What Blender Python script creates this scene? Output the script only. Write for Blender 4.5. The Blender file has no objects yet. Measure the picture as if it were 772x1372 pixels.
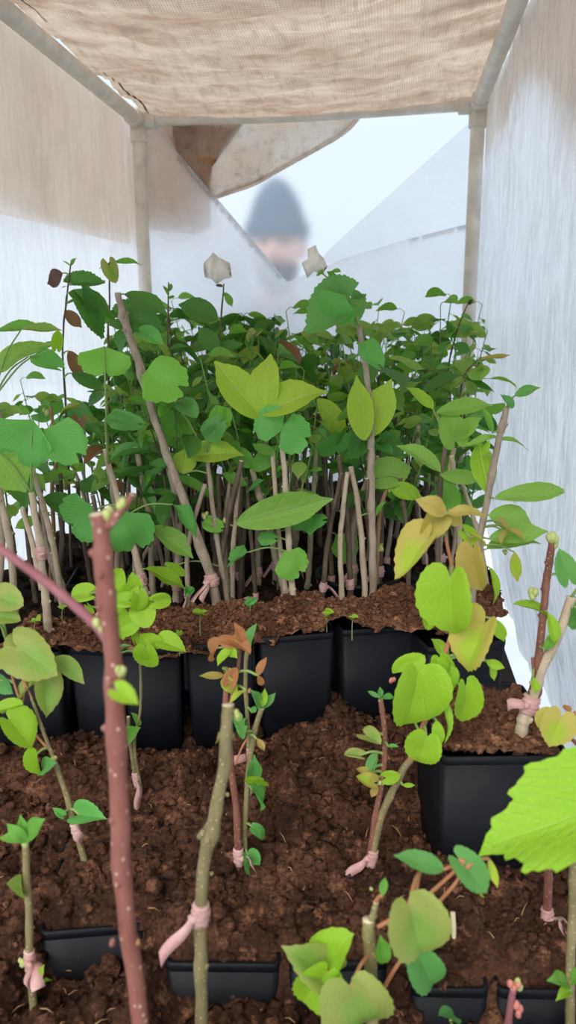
import bpy, bmesh, math, random
import numpy as np
from mathutils import Vector, Matrix, noise, Quaternion
random.seed(7); np.random.seed(7)
S = bpy.context.scene; COL = S.collection
W, H, F = 772, 1372, 1020.0
# ---------------------------------------------------------------- camera
CZ = 0.62
vy = Vector((139, 242, F)).normalized()                 # the house's long axis seen by the camera (right, up, forward)
vz = -Vector((48, -4324, F)).normalized(); vz = (vz - vy * vz.dot(vy)).normalized()
vx = vy.cross(vz); vx = -vx if vx.x < 0 else vx
CAM = Vector((0, 0, CZ))
def w_of(c): return Vector((c.dot(vx), c.dot(vy), c.dot(vz)))   # camera frame -> world
RT, UP, FW = w_of(Vector((1,0,0))), w_of(Vector((0,1,0))), w_of(Vector((0,0,1)))
def ray(px, py): return w_of(Vector((px - W/2, H/2 - py, F)))
def at(px, py, Y):
    d = ray(px, py); return CAM + d * (Y / d.y)
def onz(px, py, z):
    d = ray(px, py); return CAM + d * ((z - CZ) / d.z)
cd = bpy.data.cameras.new('camera'); cam = bpy.data.objects.new('camera', cd); COL.objects.link(cam)
cam.matrix_world = Matrix(((RT.x, UP.x, -FW.x, 0), (RT.y, UP.y, -FW.y, 0), (RT.z, UP.z, -FW.z, CZ), (0, 0, 0, 1)))
cd.sensor_fit = 'VERTICAL'; cd.sensor_height = 36; cd.lens = 36 * F / H
cd.dof.use_dof = True; cd.dof.focus_distance = 0.95; cd.dof.aperture_fstop = 8; cd.clip_start = 0.02
S.camera = cam
# ---------------------------------------------------------------- node helpers
def mat(name):
    m = bpy.data.materials.new(name); m.use_nodes = True; m.node_tree.nodes.clear(); return m, m.node_tree
def N(t, typ, **k):
    n = t.nodes.new('ShaderNode' + typ)
    for a, b in k.items():
        if a.startswith('i_'):
            key = a[2:]; key = int(key) if key.isdigit() else key.replace('_', ' ')
            n.inputs[key].default_value = b
        else: setattr(n, a, b)
    return n
def L(t, a, b): t.links.new(a, b)
def math_(t, op, a, b=None, clamp=False):
    n = t.nodes.new('ShaderNodeMath'); n.operation = op; n.use_clamp = clamp
    for i, v in enumerate((a, b)):
        if v is None: continue
        if isinstance(v, (int, float)): n.inputs[i].default_value = v
        else: L(t, v, n.inputs[i])
    return n.outputs[0]
def mixc(t, fac, a, b, mode='MIX'):
    n = t.nodes.new('ShaderNodeMix'); n.data_type = 'RGBA'; n.blend_type = mode
    for i, v in ((0, fac), (6, a), (7, b)):
        if isinstance(v, (int, float)): n.inputs[i].default_value = v
        elif isinstance(v, tuple): n.inputs[i].default_value = (*v[:3], 1)
        else: L(t, v, n.inputs[i])
    return n.outputs[2]
def ramp(t, fac, *stops):
    n = t.nodes.new('ShaderNodeValToRGB'); e = n.color_ramp.elements
    while len(e) < len(stops): e.new(0.5)
    for q, (p, c) in zip(e, stops):
        q.position = p; q.color = (*c, 1) if isinstance(c, tuple) else (c, c, c, 1)
    L(t, fac, n.inputs[0]); return n.outputs[0]
def out(t, sh): o = N(t, 'OutputMaterial'); L(t, sh, o.inputs[0]); return o
def noise_n(t, co, scale, detail=4, rough=.55, vec=None):
    n = N(t, 'TexNoise', i_Scale=scale, i_Detail=detail, i_Roughness=rough)
    if vec:
        m = N(t, 'Mapping'); m.inputs['Scale'].default_value = vec; L(t, co, m.inputs[0]); co = m.outputs[0]
    L(t, co, n.inputs[0]); return n.outputs[0]
def bump(t, h, strength, dist=.002):
    b = N(t, 'Bump', i_Strength=strength, i_Distance=dist); L(t, h, b.inputs['Height']); return b.outputs[0]
def prin(t, col, rough=.6, nrm=None, spec=.5):
    p = N(t, 'BsdfPrincipled', i_Roughness=rough); p.inputs['Specular IOR Level'].default_value = spec
    if isinstance(col, tuple): p.inputs['Base Color'].default_value = (*col, 1)
    else: L(t, col, p.inputs['Base Color'])
    if nrm: L(t, nrm, p.inputs['Normal'])
    return p.outputs[0]
def mixs(t, f, a, b):
    m = N(t, 'MixShader')
    if isinstance(f, (int, float)): m.inputs[0].default_value = f
    else: L(t, f, m.inputs[0])
    L(t, a, m.inputs[1]); L(t, b, m.inputs[2]); return m.outputs[0]
# ---------------------------------------------------------------- materials
M = {}
def bark(name, c1, c2, dots=None, dscale=330, bump_s=.6):
    m, t = mat(name); g = N(t, 'NewGeometry').outputs['Position']
    n = noise_n(t, g, 90, 5, .6, (1, 1, .35)); col = ramp(t, n, (.3, c1), (.7, c2))
    n2 = noise_n(t, g, 300, 4, .6, (1, 1, .25)); h = n2
    col = mixc(t, math_(t, 'MULTIPLY', n2, .35), col, tuple(x * .45 for x in c1))
    if dots:
        v = N(t, 'TexVoronoi', i_Scale=dscale); mp = N(t, 'Mapping'); mp.inputs['Scale'].default_value = (1, 1, .8)
        L(t, g, mp.inputs[0]); L(t, mp.outputs[0], v.inputs[0])
        d = ramp(t, v.outputs[0], (.10, 1.0), (.24, 0.0)); col = mixc(t, d, col, dots); h = math_(t, 'ADD', h, d)
    out(t, prin(t, col, .62, bump(t, h, bump_s, .0008), .35)); M[name] = m
bark('bark_grey', (.26, .19, .14), (.50, .40, .31), (.52, .44, .36), 260)
bark('bark_pale', (.42, .32, .22), (.62, .50, .37), (.66, .56, .44), 260)
bark('bark_olive', (.17, .14, .065), (.33, .27, .13), (.55, .47, .25), 300)
bark('bark_red', (.15, .055, .040), (.30, .125, .085), (.50, .33, .22), 330)
bark('bark_tan', (.30, .16, .07), (.48, .28, .14))
bark('bark_dark', (.075, .05, .035), (.20, .14, .10))
bark('bark_redblur', (.19, .06, .045), (.30, .12, .09), (.50, .30, .24), 190)
bark('bark_purple', (.22, .07, .09), (.33, .13, .14))
bark('shoot', (.20, .30, .08), (.30, .42, .13), None, 300, .2)
bark('shoot_red', (.42, .15, .08), (.48, .24, .11), None, 300, .2)
bark('cut', (.66, .54, .36), (.78, .68, .5), None, 300, .2)
bark('bud', (.38, .42, .13), (.52, .56, .22), None, 300, .3)
bark('bud_pink', (.50, .14, .13), (.62, .26, .20), None, 300, .3)

def leafmat(name, col, col2, vein, kind='pin', tr=.45, rough=.5, vs=.4, spec=.4, edge=None):
    m, t = mat(name); uv = N(t, 'UVMap', uv_map='leaf').outputs[0]; sp = N(t, 'SeparateXYZ'); L(t, uv, sp.inputs[0])
    x, y = sp.outputs[0], math_(t, 'ABSOLUTE', sp.outputs[1])
    if kind == 'pin':
        q = math_(t, 'SUBTRACT', x, math_(t, 'ADD', math_(t, 'MULTIPLY', y, .55), math_(t, 'MULTIPLY', math_(t, 'POWER', y, 2), 1.0))); fr = math_(t, 'PINGPONG', math_(t, 'MULTIPLY', q, 8), .5)
        v1 = ramp(t, fr, (.0, 1.0), (.14, 0.0))
    else:
        an = math_(t, 'ARCTAN2', y, math_(t, 'ADD', math_(t, 'ADD', x, .02), math_(t, 'MULTIPLY', math_(t, 'POWER', x, 2), -.35 if kind == 'palm' else 0))); fr = math_(t, 'PINGPONG', math_(t, 'MULTIPLY', an, 2.2 if kind == 'palm' else 9), .5)
        v1 = ramp(t, fr, (.0, 1.0), (.07 if kind == 'palm' else .4, 0.0))
    mid = ramp(t, y, (.0, 1.0), (.018, 0.0)) if kind != 'fan' else None
    v = math_(t, 'MULTIPLY', v1, .55 if kind == 'pin' else .35); v = math_(t, 'MAXIMUM', v, mid) if mid else v
    oi = N(t, 'ObjectInfo').outputs['Random']
    n = noise_n(t, uv, 3.2, 4); fine = noise_n(t, uv, 28, 3)
    c = mixc(t, math_(t, 'MULTIPLY', math_(t, 'ADD', oi, n), .5, True), col, col2)
    if edge:
        r = math_(t, 'SQRT', math_(t, 'ADD', math_(t, 'POWER', math_(t, 'SUBTRACT', x, .5), 2), math_(t, 'POWER', y, 2)))
        c = mixc(t, ramp(t, math_(t, 'ADD', r, math_(t, 'MULTIPLY', n, .3)), (.35, 0.0), (.62, 1.0)), c, edge)
    c = mixc(t, math_(t, 'MULTIPLY', ramp(t, fine, (.4, 1.0), (.6, 0.0)), .16), c, tuple(q_ * .55 for q_ in col))
    c = mixc(t, math_(t, 'MULTIPLY', v, vs * 1.25), c, vein)
    hs = math_(t, 'ADD', math_(t, 'MULTIPLY', v, -1.0), math_(t, 'MULTIPLY', fine, .6))
    b = bump(t, hs, .45, .0014)
    p = prin(t, c, rough, b, spec); tl = N(t, 'BsdfTranslucent'); L(t, mixc(t, 1.0, c, (1.0, 1.0, .55), 'MULTIPLY'), tl.inputs[0]); L(t, b, tl.inputs[1])
    out(t, mixs(t, tr, p, tl.outputs[0])); M[name] = m
leafmat('lime', (.32, .60, .035), (.42, .68, .05), (.60, .80, .20), 'palm', edge=None)
leafmat('limey', (.44, .64, .05), (.50, .62, .07), (.62, .72, .20), 'palm', edge=(.60, .50, .12))
leafmat('bronze', (.58, .38, .13), (.50, .48, .10), (.60, .42, .18), 'palm')
leafmat('orange', (.55, .20, .085), (.52, .26, .11), (.62, .34, .16), 'pin')
leafmat('dull', (.24, .44, .08), (.31, .50, .10), (.46, .50, .22), 'palm', edge=(.40, .46, .12))
leafmat('limebig', (.30, .60, .04), (.38, .66, .05), (.50, .76, .16), 'pin', vs=.4)
leafmat('green', (.12, .38, .10), (.19, .46, .12), (.24, .48, .20), 'palm')
leafmat('gink', (.14, .50, .10), (.22, .60, .14), (.18, .56, .19), 'fan', vs=.35)
leafmat('ginkl', (.22, .60, .07), (.28, .64, .10), (.28, .60, .18), 'fan', vs=.35)
leafmat('hairy', (.27, .54, .08), (.34, .60, .12), (.42, .62, .24), 'pin', vs=.6, rough=.7)
leafmat('hairyl', (.42, .66, .05), (.50, .70, .08), (.56, .70, .22), 'pin', vs=.5, rough=.6)
leafmat('mid', (.15, .42, .06), (.23, .52, .08), (.28, .50, .16), 'pin', vs=.5)
leafmat('dark', (.06, .21, .035), (.13, .36, .06), (.12, .28, .09), 'pin', tr=.35, vs=.5, rough=.42)
leafmat('wither', (.05, .035, .03), (.16, .06, .04), (.15, .08, .06), 'pin', tr=.15)
leafmat('brownleaf', (.26, .10, .06), (.30, .17, .07), (.3, .17, .1), 'pin', tr=.3)

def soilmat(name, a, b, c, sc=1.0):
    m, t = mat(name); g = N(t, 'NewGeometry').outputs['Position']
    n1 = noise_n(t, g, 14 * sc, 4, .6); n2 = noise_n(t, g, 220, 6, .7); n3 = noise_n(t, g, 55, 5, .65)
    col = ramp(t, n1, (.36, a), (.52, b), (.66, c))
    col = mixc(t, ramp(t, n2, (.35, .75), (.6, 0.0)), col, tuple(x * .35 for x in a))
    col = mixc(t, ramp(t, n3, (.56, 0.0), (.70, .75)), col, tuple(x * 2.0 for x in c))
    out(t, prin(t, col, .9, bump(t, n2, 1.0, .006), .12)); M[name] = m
soilmat('peat', (.062, .029, .019), (.135, .060, .036), (.24, .110, .062))
soilmat('peat_dry', (.17, .075, .042), (.27, .125, .07), (.38, .185, .105))
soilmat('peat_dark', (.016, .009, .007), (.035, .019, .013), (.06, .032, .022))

m, t = mat('pot'); g = N(t, 'NewGeometry').outputs['Position']
sp = ramp(t, noise_n(t, g, 500, 3, .7), (.66, 0.0), (.74, 1.0)); ds = ramp(t, noise_n(t, g, 22, 4, .6), (.45, 0.0), (.7, 1.0))
dirt = math_(t, 'MULTIPLY', sp, ds)
c = mixc(t, math_(t, 'MULTIPLY', dirt, .6), (.004, .005, .008), (.22, .18, .15)); c = mixc(t, math_(t, 'MULTIPLY', ds, .12), c, (.05, .045, .045))
out(t, prin(t, c, .55, bump(t, noise_n(t, g, 60, 3), .25, .001), .18)); M['pot'] = m

m, t = mat('pvc'); g = N(t, 'NewGeometry').outputs['Position']
c = ramp(t, noise_n(t, g, 25, 4, .6), (.35, (.62, .56, .50)), (.65, (.76, .70, .63)))
out(t, prin(t, c, .45, bump(t, noise_n(t, g, 80, 3), .15, .001), .4)); M['pvc'] = m

m, t = mat('tape'); g = N(t, 'NewGeometry').outputs['Position']
c = ramp(t, noise_n(t, g, 60, 3), (.35, (.62, .33, .31)), (.65, (.76, .50, .47)))
p = prin(t, c, .45, bump(t, noise_n(t, g, 260, 3, .6, (1, 1, 2.5)), .5, .001), .4)
tl = N(t, 'BsdfTranslucent'); tl.inputs[0].default_value = (.85, .5, .46, 1)
out(t, mixs(t, .25, p, tl.outputs[0])); M['tape'] = m

def film(name, transp, diff=.25, col=(.9, .92, .95), bs=.5, mapping=(1, 1, .25), gloss=.12, blur=None, crk=0):
    m, t = mat(name); g = N(t, 'NewGeometry').outputs['Position']
    n = noise_n(t, g, 26, 6, .62, mapping); n2 = noise_n(t, g, 9, 3, .5, mapping)
    b = bump(t, math_(t, 'ADD', n, n2), bs, .004)
    colr = None
    if crk:
        n3 = noise_n(t, g, 75, 5, .7, (1, 1, .22)); n4 = noise_n(t, g, 7, 3, .5); colr = mixc(t, math_(t, 'MULTIPLY', ramp(t, n3, (.42, 1.0), (.58, 0.0)), math_(t, 'MULTIPLY', n4, crk)), col, tuple(x * .55 for x in col))
        b = bump(t, math_(t, 'ADD', math_(t, 'ADD', n, n2), n3), bs, .004)
    tl = N(t, 'BsdfTranslucent'); tl.inputs[0].default_value = (*col, 1); L(t, b, tl.inputs[1])
    if colr: L(t, colr, tl.inputs[0])
    df = N(t, 'BsdfDiffuse'); df.inputs[0].default_value = (*col, 1); L(t, b, df.inputs[2])
    s = mixs(t, diff, tl.outputs[0], df.outputs[0])
    if blur: tp = N(t, 'BsdfRefraction', i_IOR=1.3, i_Roughness=blur); tp.inputs[0].default_value = (.97, .98, 1, 1)
    else: tp = N(t, 'BsdfTransparent'); tp.inputs[0].default_value = (.97, .98, 1, 1)
    f = math_(t, 'ADD', math_(t, 'MULTIPLY', math_(t, 'SUBTRACT', math_(t, 'ADD', math_(t, 'MULTIPLY', n2, .6), math_(t, 'MULTIPLY', n, .4)), .5), .2 if blur else .9), transp, True)
    s = mixs(t, f, s, tp.outputs[0])
    gl = N(t, 'BsdfGlossy', i_Roughness=.22); L(t, b, gl.inputs['Normal'])
    fr = N(t, 'LayerWeight', i_Blend=.25); L(t, b, fr.inputs[1])
    s = mixs(t, math_(t, 'MULTIPLY', fr.outputs[0], gloss * 2), s, gl.outputs[0])
    out(t, s); M[name] = m
film('film_side', .14, .22, (.86, .88, .94), 1.6, (1, 1, .25), .16, None, 1.0)
film('film_cover', .70, .2, (.9, .9, .9), .3)
film('film_left', .22, .20, (.80, .81, .84), .8, (1, 1, .25), .12, None, .5)
film('film_window', .64, .15, (.85, .92, 1), .04, (1, 1, 1), .03, .34)
film('film_milk', .16, .30, (.92, .92, .96), .25, (1, 1, 1))
film('film_veil', .35, .30, (.90, .91, .95), .15, (1, 1, 1))

def burlapmat(name, c1, c2, axes=(0, 1), hole=.5, tr=.5):
    m, t = mat(name); g = N(t, 'NewGeometry').outputs['Position']; sp = N(t, 'SeparateXYZ'); L(t, g, sp.inputs[0])
    wob = math_(t, 'MULTIPLY', noise_n(t, g, 14, 4, .6), .006)
    th = []
    for i, a in enumerate(axes):
        u = math_(t, 'ADD', sp.outputs[a], wob); s = math_(t, 'PINGPONG', math_(t, 'MULTIPLY', u, 240 if i else 210), .5)
        th.append(math_(t, 'MULTIPLY', s, 2.0))
    nn = noise_n(t, g, 60, 5, .65, (1, .2, 1)); nm = noise_n(t, g, 6, 7, .68, (1, 2.6, 1))
    mx = math_(t, 'MAXIMUM', th[0], th[1])
    c = ramp(t, nm, (.36, c1), (.62, c2)); c = mixc(t, ramp(t, nn, (.5, 0.0), (.72, .45)), c, tuple(x * .5 for x in c1))
    c = mixc(t, math_(t, 'MULTIPLY', math_(t, 'SUBTRACT', 1.0, mx), .6), c, tuple(x * .4 for x in c1))
    b = bump(t, math_(t, 'ADD', mx, nn), .7, .002)
    df = prin(t, c, .95, b, .1); tl = N(t, 'BsdfTranslucent'); L(t, c, tl.inputs[0])
    s = mixs(t, tr, df, tl.outputs[0]); tp = N(t, 'BsdfTransparent')
    hl = math_(t, 'MULTIPLY', ramp(t, mx, (.12, 1.0), (.4, 0.0)), hole)
    out(t, mixs(t, hl, s, tp.outputs[0])); M[name] = m
burlapmat('burlap', (.50, .34, .24), (.86, .68, .54), (0, 1), .30, .7)
burlapmat('burlap_v', (.76, .56, .40), (.92, .74, .57), (1, 2), .25, .7)
burlapmat('burlap_d', (.62, .36, .20), (.80, .54, .35), (0, 2), .1, .6)
burlapmat('burlap_backlit', (.90, .76, .64), (.99, .93, .87), (0, 2), 1.0, .8)  # flap colour raised to stand in for backlight the window film blocks

def plain(name, c, r=.7, sc=30, v=.8):
    m, t = mat(name); g = N(t, 'NewGeometry').outputs['Position']; n = noise_n(t, g, sc, 4)
    out(t, prin(t, ramp(t, n, (.3, tuple(x * v for x in c)), (.7, c)), r, bump(t, n, .2, .002), .3)); M[name] = m
plain('bright_ground', (.80, .82, .86), .8, 3, .9); plain('gap_shade_wood', (.035, .026, .02), .9); plain('wood', (.40, .28, .18), .7); plain('skin', (.85, .48, .38), .55)
plain('wool', (.05, .095, .17), .95, 160, .5); plain('beard', (.11, .07, .06), .95, 200, .5); plain('jacket', (.06, .07, .09), .8)
plain('trousers', (.03, .035, .05), .85); plain('shoe', (.02, .02, .02), .6); plain('paper', (.92, .86, .78), .7, 90, .75)
film('patchfilm', .08, .4, (.97, .93, .86), .4, (1, 1, 1))
plain('eye', (.05, .03, .02), .2)
# ---------------------------------------------------------------- mesh helpers
def mkobj(name, V, Fc, mt, parent=None, smooth=True, mats=None, fm=None, loc=None):
    me = bpy.data.meshes.new(name); me.from_pydata([tuple(v) for v in V], [], [tuple(f) for f in Fc]); me.validate()
    for q in (mats or [mt]): me.materials.append(M[q])
    if fm is not None and len(fm) == len(me.polygons): me.polygons.foreach_set('material_index', fm)
    if smooth: me.polygons.foreach_set('use_smooth', [True] * len(me.polygons))
    me.update(); o = bpy.data.objects.new(name, me); COL.objects.link(o)
    if parent: o.parent = parent
    if loc is not None: o.location = loc
    return o
def tag(o, label=None, cat=None, group=None, kind=None):
    for k, v in (('label', label), ('category', cat), ('group', group), ('kind', kind)):
        if v: o[k] = v
    return o
def empty(name, loc, label, cat, group=None):
    o = bpy.data.objects.new(name, None); o.empty_display_size = .02; COL.objects.link(o); o.location = loc
    return tag(o, label, cat, group)
def smoothpath(P, n=6):
    P = [Vector(p) for p in P]
    if len(P) < 3: return [P[0].lerp(P[-1], i / (n)) for i in range(n + 1)]
    Q = [P[0] * 2 - P[1]] + P + [P[-1] * 2 - P[-2]]; R = []
    for i in range(1, len(Q) - 2):
        for k in range(n):
            t = k / n; a, b, c, d = Q[i-1], Q[i], Q[i+1], Q[i+2]
            R.append(.5 * ((2*b) + (c-a)*t + (2*a-5*b+4*c-d)*t*t + (3*b-a-3*c+d)*t**3))
    R.append(P[-1]); return R
class MB:
    def __init__(s): s.V = []; s.F = []; s.m = []
    def add(s, V, Fc, mi=0):
        b = len(s.V); s.V += [Vector(v) for v in V]; s.F += [tuple(i + b for i in f) for f in Fc]; s.m += [mi] * len(Fc)
    def tube(s, P, R, n=8, mi=0, capm=None, wob=0.0, seed=0):
        P = [Vector(p) for p in P]; V = []; Fc = []
        if isinstance(R, (int, float)): R = [R] * len(P)
        tg = (P[1] - P[0]).normalized(); u = tg.orthogonal().normalized()
        for i, p in enumerate(P):
            t2 = (P[min(i+1, len(P)-1)] - P[max(i-1, 0)])
            t2 = t2.normalized() if t2.length > 1e-9 else tg
            q = tg.rotation_difference(t2); u = (q @ u).normalized(); tg = t2; v = tg.cross(u)
            for k in range(n):
                a = 2 * math.pi * k / n
                rr = R[i] * (1 + wob * noise.noise(Vector((math.cos(a) * 1.3 + seed, math.sin(a) * 1.3, i * .45 + seed * 3))))
                V.append(p + (u * math.cos(a) + v * math.sin(a)) * rr)
        for i in range(len(P) - 1):
            for k in range(n):
                a, b = i*n+k, i*n+(k+1) % n; Fc.append((a, b, b+n, a+n))
        s.add(V, Fc, mi)
        b = len(s.V) - len(V)
        s.F.append(tuple(b + k for k in reversed(range(n)))); s.m.append(mi)
        s.F.append(tuple(b + (len(P)-1)*n + k for k in range(n))); s.m.append(mi if capm is None else capm)
    def box(s, lo, hi, mi=0):
        x0,y0,z0 = lo; x1,y1,z1 = hi
        s.add([(x0,y0,z0),(x1,y0,z0),(x1,y1,z0),(x0,y1,z0),(x0,y0,z1),(x1,y0,z1),(x1,y1,z1),(x0,y1,z1)],
              [(0,3,2,1),(4,5,6,7),(0,1,5,4),(1,2,6,5),(2,3,7,6),(3,0,4,7)], mi)
    def blob(s, c, r, st=(1,1,1), mi=0, seed=0, d=.25, n=8):
        V = []; Fc = []; c = Vector(c); m2 = n * 3 // 2
        for i in range(n + 1):
            th = math.pi * i / n
            for k in range(m2):
                ph = 2 * math.pi * k / m2; v = Vector((math.sin(th)*math.cos(ph), math.sin(th)*math.sin(ph), math.cos(th)))
                rr = r * (1 + d * noise.noise(v * 1.6 + Vector((seed, seed*2, 0)))); V.append(c + Vector((v.x*st[0], v.y*st[1], v.z*st[2])) * rr)
        for i in range(n):
            for k in range(m2):
                a, b = i*m2+k, i*m2+(k+1) % m2; Fc.append((a, a+m2, b+m2, b))
        s.add(V, Fc, mi)
    def build(s, name, mats, parent=None, off=None, smooth=True):
        V = s.V if off is None else [v - off for v in s.V]
        if isinstance(mats, str): mats = [mats]
        return mkobj(name, V, s.F, None, parent, smooth, mats, s.m)
# ---------------------------------------------------------------- leaves
def outline(kind, th):
    a = abs(th)
    if kind == 'heart':
        r = .50 + .42 * math.cos(th / 2) ** 2 + .10 * math.exp(-(a / .18) ** 2) ; r = r * (.62 + .38 * math.cos(a * .55)) ; r *= 1 - .45 * math.exp(-((a - 2.75) / .35) ** 2); r *= 1 + .02 * math.cos(th * 26)
        return r
    if kind == 'round':
        return (.56 + .40 * math.cos(th / 2) ** 2) * (.75 + .25 * math.cos(a * .5)) * (1 + .012 * math.cos(th * 22))
    if kind == 'serr':
        sw = (a * 7) % 1.0; return (.50 + .46 * math.cos(th / 2) ** 2 + .12 * math.exp(-(a / .15) ** 2)) * (.70 + .30 * math.cos(a * .5)) * (.94 + .09 * sw)
    if kind == 'lobed':
        return (.50 + .46 * math.cos(th / 2) ** 2 + .10 * math.exp(-(a / .2) ** 2)) * (.70 + .30 * math.cos(a * .5)) * (1 + .045 * math.cos(th * 8 + .6) + .03 * math.cos(th * 21) + .02 * math.cos(th * 43))
    if kind == 'ovate':
        return max(.02, math.cos(min(a, 1.5)) ** 3.2 + .12 * math.exp(-(a / .08) ** 2)) * (1 + .010 * math.cos(th * 44))
    if kind == 'long':
        return max(.02, math.cos(min(a, 1.5)) ** 9 + .12 * math.exp(-(a / .05) ** 2))
    if kind == 'fan':
        r = .95 + .028 * math.cos(a * 8 + 1) + .014 * math.cos(th * 31 + 1) - .24 * math.exp(-(a / .09) ** 2) - .07 * math.exp(-((a - .72) / .09) ** 2)
        return r * (1 - .10 * a - .22 * (a / 1.22) ** 5)
TM = dict(heart=2.65, round=2.5, serr=2.45, ovate=1.35, long=.95, fan=1.22, lobed=2.3)
LEAF = {}
def leafmesh(kind, seed, mt, lo=False):
    key = (kind, seed, mt, lo)
    if key in LEAF: return LEAF[key]
    rs = random.Random(hash((kind, seed)) if False else seed * 131 + len(kind) * 17)
    tm = TM[kind]; na = (20 if lo else 44) if kind not in ('serr', 'lobed') else (28 if lo else 90); nr = 3 if lo else 7
    fold = rs.uniform(.15, .48); curl = rs.uniform(.2, .7); wav = rs.uniform(.045, .09); tw = rs.uniform(-.15, .15); ph = rs.uniform(0, 6)
    if kind == 'fan': fold = rs.uniform(.05, .35); curl = rs.uniform(.0, .45); wav = .10
    if kind == 'long': curl = rs.uniform(.35, .6)
    V = [(0, 0)]; Fc = []
    ths = []
    for k in range(na + 1):
        s = -1 + 2 * k / na
        if kind in ('ovate', 'long'): s = math.copysign(abs(s) ** 1.3, s)
        ths.append(tm * s)
    for j in range(1, nr + 1):
        f = j / nr
        for th in ths:
            r = outline(kind, th) * f; V.append((r * math.cos(th), r * math.sin(th)))
    n1 = na + 1
    for k in range(na): Fc.append((0, 1 + k, 2 + k))
    for j in range(nr - 1):
        for k in range(na): a = 1 + j*n1 + k; Fc.append((a, a + n1, a + n1 + 1, a + 1))
    mx = max(v[0] for v in V); V = [(x / mx, y / mx) for x, y in V]
    w0 = max(v[1] for v in V) * 2
    W3 = []
    for x, y in V:
        rr = math.hypot(x, y)
        z = fold * abs(y) - curl * x * x * .6 + wav * math.sin(rr * 7 + ph + math.atan2(y, x + .3) * 2.5) * rr + tw * x * y
        if kind in ('ovate', 'serr', 'long', 'lobed', 'heart') and not lo: z -= .016 * abs(math.sin(math.pi * 8 * (x - .55 * abs(y) - y * y))) * min(1, abs(y) / .06) if kind != 'heart' else 0
        W3.append((x, y, z))
    me = bpy.data.meshes.new('leaf_' + kind); me.from_pydata(W3, [], Fc)
    uv = me.uv_layers.new(name='leaf'); li = np.zeros(len(me.loops), dtype=np.int32); me.loops.foreach_get('vertex_index', li)
    A = np.array(V, dtype=np.float32)[li]; uv.data.foreach_set('uv', A.ravel())
    me.materials.append(M[mt]); me.polygons.foreach_set('use_smooth', [True] * len(me.polygons)); me.update()
    LEAF[key] = (me, w0); return LEAF[key]
def put_leaf(parent, off, kind, mt, b, tip, ratio, rs, nrm=None, lo=False, name='leaf', roll=None):
    me, w0 = leafmesh(kind, rs.randrange(7), mt, lo)
    x = tip - b; Ln = x.length; x.normalize()
    mid = (b + tip) / 2
    if nrm is None:
        nrm = (CAM - mid).normalized() * .75 + Vector((0, 0, .55))
    nrm = nrm - x * nrm.dot(x)
    if nrm.length < .05: nrm = x.orthogonal()
    nrm.normalize()
    nrm = Quaternion(x, rs.uniform(-.65, .65) if roll is None else roll) @ nrm
    y = nrm.cross(x)
    o = bpy.data.objects.new(name, me); COL.objects.link(o); o.parent = parent
    sc = (Ln, Ln * ratio / w0, Ln); R = Matrix((x, y, nrm)).transposed()
    o.matrix_basis = Matrix.Translation(b - off) @ R.to_4x4() @ Matrix.Diagonal((*sc, 1)); return o
def make_tape(parent, off, p, d, r, rs, tails=1, side=None, h=.017):
    mb = MB(); d = d.normalized(); n = 12
    P = [p + d * (h * (i / n - .5)) for i in range(n + 1)]
    R = [r * (1.18 + .22 * math.sin(math.pi * i / n) + .10 * math.sin(i * 2.3 + rs.random())) for i in range(n + 1)]
    mb.tube(P, R, 14, 0, None, .22, rs.random() * 9)
    sd = side if side else Vector((rs.uniform(-1, 1), -.6, .1)); sd = (sd - d * sd.dot(d)).normalized()
    k = p + sd * r * 1.3
    mb.blob(k, r * .75, (1.1, .9, .8), 0, rs.random() * 5, .4)
    for q in range(tails):
        a = sd + d * rs.choice([-1.0, -.6, .8]) * .7 + Vector((rs.uniform(-.5, .5), 0, 0)); a.normalize(); ln = rs.uniform(.018, .03)
        w = d.cross(a).normalized() if q else (d * .8 + a.cross(d) * .5).normalized(); V = []; Fc = []; m2 = 8
        for i in range(m2 + 1):
            f = i / m2; c = k + a * ln * f + Vector((0, 0, -1)) * .012 * f * f + d.cross(a) * .003 * math.sin(f * 5)
            nn = a.cross(w).normalized() * .0003
            for s_ in (-1, 1):
                for n_ in (-1, 1): V.append(c + w * s_ * (.0035 + .0015 * f) + nn * n_)
        for i in range(m2):
            b = i * 4
            Fc += [(b, b+4, b+6, b+2), (b+1, b+3, b+7, b+5), (b, b+1, b+5, b+4), (b+2, b+6, b+7, b+3)]
        Fc += [(0, 2, 3, 1), (m2*4, m2*4+1, m2*4+3, m2*4+2)]
        mb.add(V, Fc)
    return mb.build('grafting_tape', 'tape', parent, off)
# ---------------------------------------------------------------- setting
YB = 1.95
ZL, ZU = .12, .26                          # peat level in the low and in the tall pots
cl = at(187, 165, YB); cr = at(641, 139, YB)
XL, XR, ZT = cl.x, cr.x, (cl.z + cr.z) / 2
print('XL %.3f XR %.3f ZT %.3f %.3f' % (XL, XR, cl.z, cr.z))
def sheet(name, P, mt, nu, nv, disp, kind=None, label=None, cat=None):
    """bilinear patch of film or cloth between four corners, with creases"""
    a, b, c, d = [Vector(p) for p in P]; V = []; Fc = []; nn = (b - a).cross(d - a).normalized()
    for j in range(nv + 1):
        for i in range(nu + 1):
            u, v = i / nu, j / nv; p = (a * (1-u) + b * u) * (1-v) + (d * (1-u) + c * u) * v
            V.append(p + nn * disp(u, v, p))
    for j in range(nv):
        for i in range(nu): q = j*(nu+1)+i; Fc.append((q, q+1, q+nu+2, q+nu+1))
    o = mkobj(name, V, Fc, mt)
    return tag(o, label, cat, None, kind)
nz = lambda p, s, k=1.0: noise.noise(Vector((p.x*s, p.y*s*k, p.z*s*.4)))
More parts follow.
